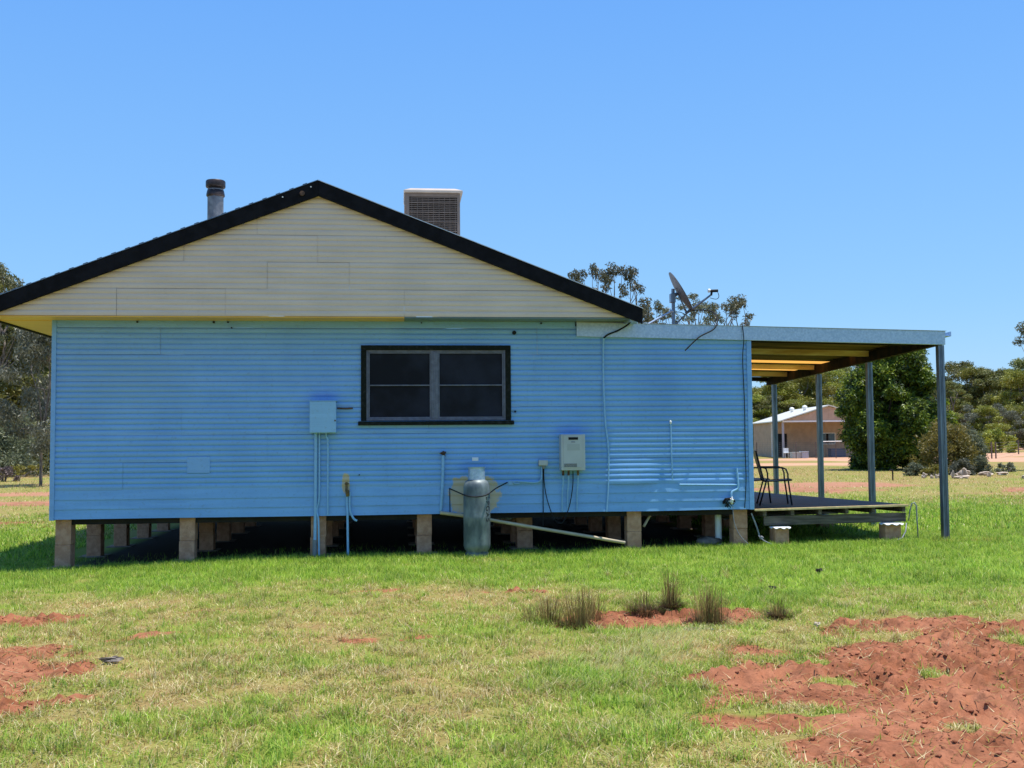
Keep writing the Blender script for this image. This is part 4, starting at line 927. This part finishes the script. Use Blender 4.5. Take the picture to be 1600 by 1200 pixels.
# the dense dark tree: a domed crown with skirts nearly to the ground
rnd = random.Random(31); cl = []
while len(cl) < 120:
    z = rnd.uniform(.75, 7.0); t = (z-.75)/6.45; wm = 2.62*(math.sin(PI*(t*.74+.2))**.5); a = rnd.uniform(0, 2*PI); q_ = math.sqrt(rnd.uniform(.1, 1))*wm
    c = Vector((q_*math.cos(a)-.15*(1-t), q_*math.sin(a), z))
    c.x += .35*math.sin(z*2.1)*rnd.random()
    if all((c-o).length > .50 for o, _ in cl): cl.append((c, rnd.uniform(.40, .95)))
for k_ in range(16):      # low skirts and stray sprays that break the outline
    a = rnd.uniform(0, 2*PI); q_ = rnd.uniform(.5, 2.1); cl.append((Vector((q_*math.cos(a), q_*math.sin(a), rnd.uniform(.35, .95))), rnd.uniform(.38, .6)))
for k_ in range(22):
    z = rnd.uniform(1.6, 7.2); a = rnd.uniform(0, 2*PI); q_ = 2.55*(math.sin(PI*min(.97, z/7.6*.72+.24))**.6)+rnd.uniform(.15, .5); cl.append((Vector((q_*math.cos(a), q_*math.sin(a), z)), rnd.uniform(.25, .42)))
tmb = trunk_mb(cl, 7.4, .20, rnd, 0, 6, .12); to = tmb.build('trunk', m_barkd, None, smooth=True); md = to.data; bpy.data.objects.remove(to)
TREEK['dark'] = (md, leaves(cl, 620, .20, 32, .5, .9, 'crown', m_leafd), 7.4)
bt = yawpt(1391, 56); tree('dark', bt.x, bt.y, 7.0, .4, 'dense dark green tree with skirts to the ground between shed and bushes', name='shade_tree')

def bush(px, Yd, w_, h_, m, seed, label, name='bush', n=30, per=260, ls=.16, group=None, droop=-.5, cat='bush', base=.05):
    rnd = random.Random(seed); cl = []
    r = min(w_, h_)*.22
    for _ in range(900):
        if len(cl) >= n: break
        z = rnd.uniform(.12, .95); wm = w_/2*math.sqrt(max(.08, 1-(z*1.02)**3)); a = rnd.uniform(0, 2*PI); q_ = math.sqrt(rnd.uniform(.05, 1))*(wm-r*.5)
        c = Vector((q_*math.cos(a), q_*math.sin(a), z*h_-r*.4))
        if all((c-o).length > r*.6 for o, _ in cl): cl.append((c, r*rnd.uniform(.8, 1.2)))
    p = yawpt(px, Yd); t = thing(name, label, cat, (p.x, p.y, gz1(p.x, p.y)-.04), group)
    me_ = leaves(cl, per, ls, seed, droop, .9, 'foliage', m); o = bpy.data.objects.new('foliage', me_); C.objects.link(o); o.parent = t
    mb = MB()
    for c, _ in cl[:14]: mb.tube(smoothpts([(c.x*.08, c.y*.08, -.1), (c.x*.45, c.y*.45, c.z*.45), tuple(c)], 3), [.03-.0035*i for i in range(7)], 5, False)
    s = mb.build('stem', m_bark, None); s.parent = t; return t
bush(1471, 49, 3.0, 2.55, m_leafo, 41, 'round olive bush behind the nearest verandah post', n=40, per=420, ls=.13)
bush(1512, 50.5, 1.7, 2.25, m_leafgr, 42, 'grey green bush at the right side of the olive bush', n=26, per=380, ls=.12)
bush(1425, 46.5, 1.15, .62, m_leafgr, 43, 'low grey shrub in front of the dark tree', n=14, per=240, ls=.10, name='shrub', cat='shrub')
bush(1501, 46.5, 1.3, .85, m_leafs, 44, 'low brown grey shrub behind the pale rocks', n=14, per=240, ls=.10, name='shrub', cat='shrub')
bush(1529, 47.5, 1.0, .95, m_leafgr, 45, 'low grey shrub at the right end of the bushes', n=14, per=240, ls=.10, name='shrub', cat='shrub')
bush(1570, 50, 1.6, .45, m_leafs, 46, 'flat grey scrub patch at the far right before the track', n=12, per=200, ls=.10, name='shrub', cat='shrub')
bush(1455, 46, 1.3, .5, m_leafo, 47, 'small green weeds beside the pale rocks', n=12, per=220, ls=.10, name='shrub', cat='shrub')
bush(1548, 110, 6.5, 2.6, m_leafy, 48, 'rounded yellow green bush under the far treeline', n=26, per=260, ls=.28)
# left side vegetation
bush(12, 62, 5.0, 4.0, m_leafgr, 51, 'broad grey green bush at the left edge below the gums', n=40, per=480, ls=.16)
bush(50, 66, 4.5, 3.2, m_leafo, 52, 'olive bush between the two left gum trees', n=34, per=420, ls=.16)
bush(9, 53, 1.6, .75, mat('dead_scrub', (.20,.15,.14), .9, var=.3), 53, 'dead purplish brush heap in the grass at far left', n=12, per=260, ls=.09, name='brush_heap')
bush(30, 60, 6.5, .7, m_leafo, 54, 'low dry shrubs under the gums at left', n=26, per=130, ls=.12, name='shrub', cat='shrub')
G1 = 'gum trees behind the left side of the house'
def T3(key, px, Yd, h, label, group, seed=None, wide=1., name='gum_tree'):
    p = yawpt(px, Yd); tree(key, p.x, p.y, h, random.random()*6.28, label, group, name, wide)
T3('d', 66, 47, 7.9, 'slender silver leaved gum by the left corner of the house', G1, wide=.8)
T3('c', 20, 74, 12.0, 'big olive green gum filling the left edge', G1)
T3('c', -45, 70, 13.2, 'dark tall gum cut by the left edge of the picture', G1)
T3('a', 84, 80, 12.6, 'tall gum half hidden by the left corner of the blue wall', G1)
T3('a', 55, 90, 12, 'gum at the back of the left clump', G1)
T3('e2', -8, 66, 12.9, 'gum whose small top pokes above the left eave', G1)
T3('f', 20, 100, 11.0, 'farthest gum behind the left clump', G1)
T3('b', 130, 84, 12, 'gum hidden behind the blue wall at left', G1)
G2 = 'gum tops showing above the house roof'
T3('e2', 917, 62, 12.3, 'gum top just right of the roof slope, left one of two tall ones', G2, wide=.8)
T3('e2', 974, 64, 12.7, 'tallest gum top above the end of the black barge board', G2, wide=.95)
T3('e2', 1020, 70, 11.2, 'small round gum top left of the dish mast', G2, wide=.8)
T3('sparse', 1072, 74, 12.3, 'thin gum top behind the dish arm', G2)
T3('e2', 1104, 76, 12.1, 'thin gum top right of the dish arm', G2)
T3('e2', 1146, 78, 12.6, 'gum top above the steel beam right of the dish', G2, wide=1.2)
ORD = 'first second third fourth fifth sixth seventh eighth ninth tenth eleventh twelfth thirteenth fourteenth fifteenth'.split()
G3 = 'far gums behind the shed'; rnd = random.Random(5)
for i in range(15):
    px = 1130+i*15.5+rnd.uniform(-5, 5); T3('abcf'[rnd.randint(0, 3)], px, rnd.uniform(138, 165), rnd.uniform(9.3, 11.5)+(2 if px > 1290 else 0), 'far gum in the treeline behind the tan shed, %s from the left' % ORD[i], G3, wide=1.15)
for i in range(7): T3('cf'[i % 2], 1150+i*28, 125, 6.3+rnd.random(), 'rounded yellowish tree just behind the tan shed, %s from the left' % ORD[i], 'low trees just behind the shed', wide=1.25)
G4 = 'far gums at the right'; 
for px, Yd, h, k_, lab in ((1487,150,10.5,'e','thin gum nearest the verandah post in the right treeline'),(1505,165,14.2,'a','tall gum at the left of the right treeline'),(1524,160,13.3,'b','yellow green gum second in the right treeline'),
        (1543,172,14.0,'e','flat topped gum standing above the right treeline'),(1556,158,12.6,'c','broad dark gum in the middle of the right treeline'),(1572,168,13.6,'e','open gum with thin top near the right edge of the treeline'),
        (1590,150,11.9,'f','bushy bright gum at the right edge of the picture'),(1606,160,14.2,'a','dark spreading gum cut by the right edge'),(1625,158,13,'c','gum beyond the right edge of the treeline')):
    T3(k_, px, Yd, h, lab, G4, wide=1.05)
for i in range(11): T3('fcb'[i % 3], 1478+i*15, 200+rnd.uniform(0, 25), 11.5+rnd.random()*2, 'low dark gum filling the back row of the right treeline, %s from the verandah post' % ORD[i], 'back row of the right treeline', wide=1.5)
for i in range(6): T3('fd'[i % 2], 1490+i*24, 132+rnd.uniform(0, 8), 5.0+rnd.random()*1.5, 'small tree in front of the right treeline, %s from the verandah post' % ORD[i], 'small trees before the right treeline', wide=1.3)
T3('e2', 1650, 52, 9.8, 'gum with bare limbs whose outer leaves reach in from the right edge', None, wide=1.0)
# bare twigs rising behind the verandah roof
mb = MB(); rnd = random.Random(8); bt = yawpt(1352, 60)
def twig(mb, p, d, L, r, lvl):
    q1 = p+d*L*.5+Vector((rnd.uniform(-.1,.1), rnd.uniform(-.1,.1), 0))*L; q2 = p+d*L
    mb.tube([tuple(p), tuple(q1), tuple(q2)], [r, r*.75, r*.5], 5, False)
    if lvl:
        for _ in range(3): twig(mb, q1.lerp(q2, rnd.random()), (d+Vector((rnd.uniform(-.7,.7), rnd.uniform(-.7,.7), rnd.uniform(-.1,.5)))).normalized(), L*.55, r*.5, lvl-1)
mb.tube([(0,0,-.1),(.1,0,3.2),(.05,.1,5.0)], [.14,.10,.07], 8)
for a in range(5): twig(mb, Vector((.05,.1,4.8)), Vector((math.cos(a*1.3)*.6, math.sin(a*1.3)*.6, 1)).normalized(), 2.3, .035, 2)
db = mb.build('dead_tree', m_barkp, None); db.location = bt; tag(db, 'bare dead tree whose twigs show above the verandah roof', 'dead tree')

# ------------------------------------------------------------------ rocks
rk = [(1440,43.5,.22,.26,'lone pale rock at the left end of the row'),(1452,43,.15,.15,'small pale rock second in the row'),(1459,43,.12,.2,'upright white stone left of the verandah post'),(1467,43.3,.32,.26,'pale rock just left of the verandah post'),
      (1484,42.9,.16,.36,'leaning slab of rock right of the verandah post'),(1498,42.6,.55,.16,'flat pale rock in front of the tallest one'),(1503,44.5,.42,.45,'tallest pale rock right of the verandah post'),(1492,45.5,.25,.15,'pale rock behind the flat one'),
      (1535,46,.5,.2,'long low pale rock right of the tall one'),(1541,44.4,.2,.22,'round pale rock beside the long low one'),(1562,46,.5,.18,'low pale rock near the right end of the row'),(1598,42,.3,.2,'pale rock at the right end by the red mound')]
for i, (px, Yd, w_, h_, lab) in enumerate(rk):
    p = yawpt(px, Yd); z = gz1(p.x, p.y)
    mb = MB().lump((0,0,h_*.4), (w_*.5, w_*.42, h_*.46), i+1, .55, 12, 8); o = mb.build('rock', m_rock, None); o.location = (p.x, p.y, z); tag(o, lab, 'rock', 'pale rocks beyond the deck')
mb = MB(); p = yawpt(1391, 42); z = gz1(p.x, p.y)
mb.tube([(0,0,0),(0,0,.42)], .03, 8); mb.tube([(0,0,.40),(-.10,0,.44)], .035, 8); mb.box(-.06,.06,-.02,.02,.43,.46)
o = mb.build('standpipe_tap', m_rub, None); o.location = (p.x, p.y, z); tag(o, 'short dark standpipe tap in the far grass right of the second post', 'tap')

# ------------------------------------------------------------------ grass, clods and tussocks
def strips(name, P, Hh, Wd, lean, az, col, m, label=None, cat=None, kind=None, segs=2, parent=None):
    """blades: tapered bent strips, one colour each"""
    n = len(P); side = np.stack([np.cos(az+PI/2), np.sin(az+PI/2), np.zeros(n)], 1); fw = np.stack([np.cos(az), np.sin(az), np.zeros(n)], 1)
    rows = []
    for i in range(segs+1):
        t = i/segs; c = P+fw*(lean*Hh*t*t)[:,None]; c = c.copy(); c[:,2] += Hh*t*(1-.25*np.minimum(lean, 1.2)*t)
        wd = Wd*(1-t*.55) if i < segs else None
        if i < segs: rows += [c-side*(wd/2)[:,None], c+side*(wd/2)[:,None]]
        else: rows += [c]
    V = np.stack(rows, 1); k_ = V.shape[1]; base = (np.arange(n)*k_)[:,None]
    loops = []; starts = []; tot = []
    pat = []
    for i in range(segs-1): pat += [2*i, 2*i+1, 2*i+3, 2*i+2]; tot.append(4)
    pat += [2*(segs-1), 2*(segs-1)+1, 2*segs]; tot.append(3)
    L = (base+np.array(pat)[None,:]).reshape(-1); st = np.concatenate([[0], np.cumsum(tot)[:-1]]); ST = (np.arange(n)*len(pat))[:,None]+st[None,:]
    me = bpy.data.meshes.new(name); me.vertices.add(n*k_); me.vertices.foreach_set('co', V.reshape(-1)); me.loops.add(len(L)); me.loops.foreach_set('vertex_index', L.astype(np.int32))
    me.polygons.add(ST.size); me.polygons.foreach_set('loop_start', ST.reshape(-1).astype(np.int32)); me.update(calc_edges=True)
    ca = me.attributes.new('tint', 'FLOAT_COLOR', 'POINT'); cc_ = np.concatenate([np.repeat(col, k_, 0), np.ones((n*k_,1))], 1); ca.data.foreach_set('color', cc_.reshape(-1).astype(np.float32))
    me.materials.append(m); o = bpy.data.objects.new(name, me); C.objects.link(o)
    if parent: o.parent = parent
    if label: tag(o, label, cat, None, kind)
    return o
m_grass = bpy.data.materials.new('grass_blade'); m_grass.use_nodes = True; g = G(m_grass); t_ = m_grass.node_tree; b = t_.nodes['Principled BSDF']
ac = g.n('ShaderNodeAttribute', attribute_name='tint').outputs['Color']; g.l(ac, b.inputs['Base Color']); b.inputs['Roughness'].default_value = .55; b.inputs['Specular IOR Level'].default_value = .3
tr = g.n('ShaderNodeBsdfTranslucent'); g.l(ac, tr.inputs[0]); mx = g.n('ShaderNodeMixShader'); mx.inputs[0].default_value = .42
g.l(b.outputs[0], mx.inputs[1]); g.l(tr.outputs[0], mx.inputs[2]); g.l(mx.outputs[0], t_.nodes['Material Output'].inputs[0])
R = np.random.RandomState(5)
def inview(x, y, m=2.2):
    cx = x*_r.x+y*_r.y; cd = x*_f.x+y*_f.y
    return (cd > 4.4) & (np.abs(cx) < cd*.482+m)
def scatter(y0, y1, x0, x1, dens):
    n = int((y1-y0)*(x1-x0)*dens); x = R.uniform(x0, x1, n); y = R.uniform(y0, y1, n); k_ = inview(x, y); return x[k_], y[k_]
GREENS = np.array([(.24,.40,.034),(.33,.48,.05),(.11,.23,.025),(.42,.49,.09)]); STRAW = np.array([(.58,.48,.20),(.76,.66,.38),(.34,.21,.07),(.36,.36,.09)])
def blades(x, y, hs_, ws_, name, label):
    s = soil(x, y); d = dry(x, y); n = len(x)
    pr = (1-s)*(1-.25*d)+.10*np.clip(fbm(x+4, y+90, 2.6, 3)-.45, 0, 1)+.008; keep = R.rand(n) < pr
    under = (x > XL+.1) & (x < XR) & (y > 15.75) & (y < 24.6); keep &= ~(under & (R.rand(n) > .05))
    clump = fbm(x, y, 5.5, 3); keep &= R.rand(n) < .35+1.3*np.clip(clump-.25, 0, 1)
    x, y, s, d, clump = x[keep], y[keep], s[keep], d[keep], clump[keep]; n = len(x)
    isdry = R.rand(n) < np.clip(d*1.05-.08+(fbm(x+70, y, 3.5, 3)-.5)*.8, .03, .93)
    col = np.where(isdry[:,None], STRAW[R.randint(0,4,n)], GREENS[R.randint(0,4,n)])*(.8+.4*R.rand(n))[:,None]
    col = col*(.62+.76*fbm(x+21, y+2, 7, 3))[:,None]*(.8+.4*fbm(x+1, y+33, 2.1, 2))[:,None]; yel = R.rand(n)*.55*np.clip(d*1.6-.1, 0, 1); col = np.where(isdry[:,None], col, col*(1-yel[:,None])+np.array((.42,.42,.09))*yel[:,None])
    H = hs_*(.55+.75*R.rand(n))*np.where(isdry, .75, 1.)*(.45+1.15*clump)*(1.1-.35*d)*(.7+.7*fbm(x+8, y+8, 1.7, 2))
    lean = R.rand(n)**.7*np.where(isdry, 2.2, 1.35); P = np.stack([x, y, gz(x, y)-.004], 1)
    return strips(name, P, H, ws_*(.6+.7*R.rand(n)), lean, R.rand(n)*2*PI, col, m_grass, label, 'grass', 'stuff')
x, y = scatter(4.6, 8.0, -4, 5.5, 8500); xb, yb_ = scatter(8.0, 11.5, -5, 7, 5200); xc, yc = scatter(11.5, 17.0, -7.5, 10.5, 3600)
xs_ = np.concatenate([x, xb, xc]); ys_ = np.concatenate([y, yb_, yc]); k_ = R.rand(len(xs_)) < .72; blades(xs_[k_], ys_[k_], .060, .0062, 'grass', 'short patchy grass of green and straw blades before the house')
x, y = scatter(17.0, 28, -12, 17, 650); xb, yb_ = scatter(28, 62, -26, 36, 90)
xs_ = np.concatenate([x, xb]); ys_ = np.concatenate([y, yb_]); k_ = ~((xs_ > XL-.5) & (xs_ < XR+.2) & (ys_ < 25)); xs_ = xs_[k_]; ys_ = ys_[k_]
blades(xs_, ys_, .09, .016, 'far_grass', 'thin grass of the paddock behind the house')
# lusher fringe right along the shade line and deck
n = 16000; x = R.uniform(-6.5, 9, n); y = 15.15+R.normal(0, .22, n); k_ = y < 15.7; x, y = x[k_], y[k_]; n = len(x)
col = GREENS[R.randint(0,4,n)]*(.8+.5*R.rand(n))[:,None]
strips('fringe_grass', np.stack([x, y, gz(x, y)-.004], 1), .05+.07*R.rand(n)**2, .005+.003*R.rand(n), R.rand(n)*1.0, R.rand(n)*2*PI, col, m_grass, 'taller green grass fringing the foot of the house', 'grass', 'stuff')
# fine seed heads band
n = 3000; t = R.rand(n); x = 1.15+1.25*t+R.normal(0, .20, n); y = 7.2+1.75*t+R.normal(0, .28, n); k_ = soil(x, y) < .4; x, y = x[k_], y[k_]; n = len(x)
col = np.array((.70,.70,.32))*(.7+.6*R.rand(n))[:,None]
strips('seeding_grass', np.stack([x, y, gz(x, y)], 1), .05+.05*R.rand(n), .003+.0015*R.rand(n), .35+.5*R.rand(n), R.normal(-.5, .5, n), col, m_grass, 'pale seeding grass in a slanting band before the tussocks', 'grass', 'stuff', 3)
# taller tufts scattered
tuft = []
for _ in range(420):
    tx_, ty_ = R.uniform(-3.5, 5), R.uniform(5, 13)
    if not inview(np.array([tx_]), np.array([ty_]))[0] or soil(np.array([tx_]), np.array([ty_]))[0] > .8: continue
    tuft.append((tx_, ty_))
tt = np.repeat(np.array(tuft), 34, 0); n = len(tt); x = tt[:,0]+R.normal(0, .03, n); y = tt[:,1]+R.normal(0, .03, n)
cg = np.repeat(R.rand(len(tuft)) < .55, 34); col = np.where(cg[:,None], GREENS[R.randint(0,4,n)]*1.1, STRAW[R.randint(0,4,n)]*.9)*(.8+.4*R.rand(n))[:,None]
strips('grass_tufts', np.stack([x, y, gz(x, y)-.004], 1), .05+.075*R.rand(n), .0035+.0015*R.rand(n), .4+1.1*R.rand(n), R.rand(n)*2*PI, col, m_grass, 'scattered taller grass tufts on the turf', 'grass', 'stuff', 3)
# soil clods and dead stalks
n = 52000; x = R.uniform(-4.5, 6.5, n); y = R.uniform(4.8, 11.8, n); s = soil(x, y); k_ = inview(x, y, .3) & (R.rand(n) < s*1.0) & (s > .35) & (R.rand(n) < .25+1.2*np.clip(fbm(x, y, 2.2, 3)-.3, 0, 1)); x, y = x[k_], y[k_]; n = len(x)
u = np.array([(1,0,0),(-1,0,0),(0,1,0),(0,-1,0),(0,0,1),(0,0,-1),(.6,.6,.6),(-.6,.6,.6),(.6,-.6,.6),(-.6,-.6,.6)], float)
ft = [(0,6,8),(4,8,6),(2,6,0),(2,7,4),(2,4,6),(1,7,2),(1,9,7),(4,7,9),(3,9,1),(3,8,9),(4,9,8),(3,0,8),(0,3,5),(0,5,2),(1,2,5),(1,5,3)]
r = (.003+.016*R.rand(n)**5.0); V = u[None]*r[:,None,None]*(.65+.7*R.rand(n,10,1)); V[:,:,2] *= .75; V += np.stack([x, y, gz(x, y)+r*.15], 1)[:,None,:]
mb = MB(); F = (np.arange(n)*10)[:,None,None]+np.array(ft)[None]
me = bpy.data.meshes.new('soil_clods'); me.from_pydata(V.reshape(-1,3).tolist(), [], F.reshape(-1,3).tolist()); me.update()
m_clod = mat('red_clod', (.20, .068, .029), .95, col2=(.37, .138, .068), vscale=6, bump=.3); me.materials.append(m_clod)
o = bpy.data.objects.new('soil_clods', me); C.objects.link(o); tag(o, 'loose red clods scattered over the bare soil', 'soil', kind='stuff')
n = 16000; x = R.uniform(-4.5, 6, n); y = R.uniform(4.8, 12.5, n); k_ = inview(x, y, .2) & ((soil(x, y) > .2) & (R.rand(n) < .12) | (dry(x, y) > .45) & (R.rand(n) < .8)); x, y = x[k_], y[k_]; n = len(x)
col = STRAW[R.randint(0,4,n)]*(.7+.5*R.rand(n))[:,None]
strips('dead_stalks', np.stack([x, y, gz(x, y)+.012], 1), .016+.03*R.rand(n), .004+.003*R.rand(n), 2+2.5*R.rand(n), R.rand(n)*2*PI, col, m_grass, 'dead straw lying on the bare soil and the dry turf', 'straw', 'stuff', 1)
# dry rush tussocks
TG = 'dry rush tussocks round the bare hollow'
BR = np.array([(.27,.18,.06),(.40,.29,.11),(.09,.055,.02),(.22,.20,.055)])
def tussock(label, clumps):
    """clumps: (x, y, height, radius, count)"""
    x0, y0 = clumps[0][:2]; z0 = gz1(x0, y0); t = thing('rush_tussock', label, 'tussock', (x0, y0, z0), TG)
    P = []; H = []; ln = []; az = []
    for cx, cy, h, rr_, n in clumps:
        a = R.rand(n)*2*PI; q_ = np.sqrt(R.rand(n))*rr_; x = cx+q_*np.cos(a); y = cy+q_*np.sin(a)
        P.append(np.stack([x-x0, y-y0, gz(x, y)-z0-.01], 1)); H.append(h*(.3+.75*R.rand(n)**.8)); ln.append(.04+.62*R.rand(n)**1.3*(q_/rr_+.3)); az.append(a+R.normal(0, .5, n))
    P = np.concatenate(P); k2 = R.rand(n_all := len(P)) < .6; P = P[k2]; n = len(P); H = [np.concatenate(H)[k2]]; ln = [np.concatenate(ln)[k2]]; az = [np.concatenate(az)[k2]]
    strips('stalks', P, np.concatenate(H), .0035+.002*R.rand(n), np.concatenate(ln), np.concatenate(az), BR[R.randint(0,4,n)]*(.7+.6*R.rand(n))[:,None], m_grass, segs=4, parent=t)
    c0 = clumps[0]; n = 220; a = R.rand(n)*2*PI; q_ = np.sqrt(R.rand(n))*c0[3]*1.3
    strips('dead_base', np.stack([q_*np.cos(a), q_*np.sin(a), gz(x0+q_*np.cos(a), y0+q_*np.sin(a))-z0], 1), .05+.06*R.rand(n), .006+.004*R.rand(n), 1+1.2*R.rand(n), a, np.array((.10,.06,.03))*(.6+.8*R.rand(n))[:,None], m_grass, parent=t)
tussock('widest dry tussock at the left end of the bare hollow', [(1.55,9.42,.40,.13,430),(1.32,9.6,.34,.12,260),(1.75,9.85,.38,.12,240),(1.20,9.75,.25,.1,100)])
tussock('sparse low tussock at the back of the hollow', [(2.33,10.15,.26,.10,120),(2.22,10.2,.20,.09,70)])
tussock('tallest narrow tussock behind the hollow', [(2.60,10.30,.46,.07,230),(2.66,10.4,.3,.07,90)])
tussock('upright green brown tussock beside the grey pipe lid', [(2.76,9.55,.42,.13,430),(2.9,9.62,.34,.09,120)])
tussock('smallest tussock at the right of the hollow', [(3.42,9.55,.22,.06,170),(3.48,9.5,.12,.06,60)])
mb = MB(); z = gz1(2.58, 9.15); mb.lathe([(.15,-.05),(.15,-.012),(.14,-.004),(.05,-.002),(.02,-.002)], (2.58,9.15,z), 32)
tag(mb.build('manhole_cover', mat('grey_lid', (.07,.075,.10), .5, var=.2), None, smooth='auto'), 'flat grey round pipe lid sunk in the grass below a tussock', 'lid')
# odd bits in the grass
for i, (x, y, r_, m_, nm, lab, cat) in enumerate(((-2.16,8.35,(.065,.03,.020),m_bark,'bark_piece','curled grey bark piece on the turf at left','bark'),(4.95,12.4,(.045,.03,.018),m_barkd,'dung_clump','dark clump in the green grass at right, farther one','clump'),
        (3.95,11.2,(.04,.03,.018),m_barkd,'dung_clump','small dark clump in the green grass above the red soil, nearer one','clump'),(3.55,8.95,(.03,.02,.015),m_rock,'pebble','white pebble at the top edge of the red soil','stone'))):
    mb = MB().lump((0,0,.015), r_, i+20, .8, 12, 8); o = mb.build(nm, m_, None); o.location = (x, y, gz1(x, y)+.02); o.rotation_euler.z = .3; tag(o, lab, cat)
print('faces', sum(len(o.data.polygons) for o in bpy.data.objects if o.type == 'MESH'))
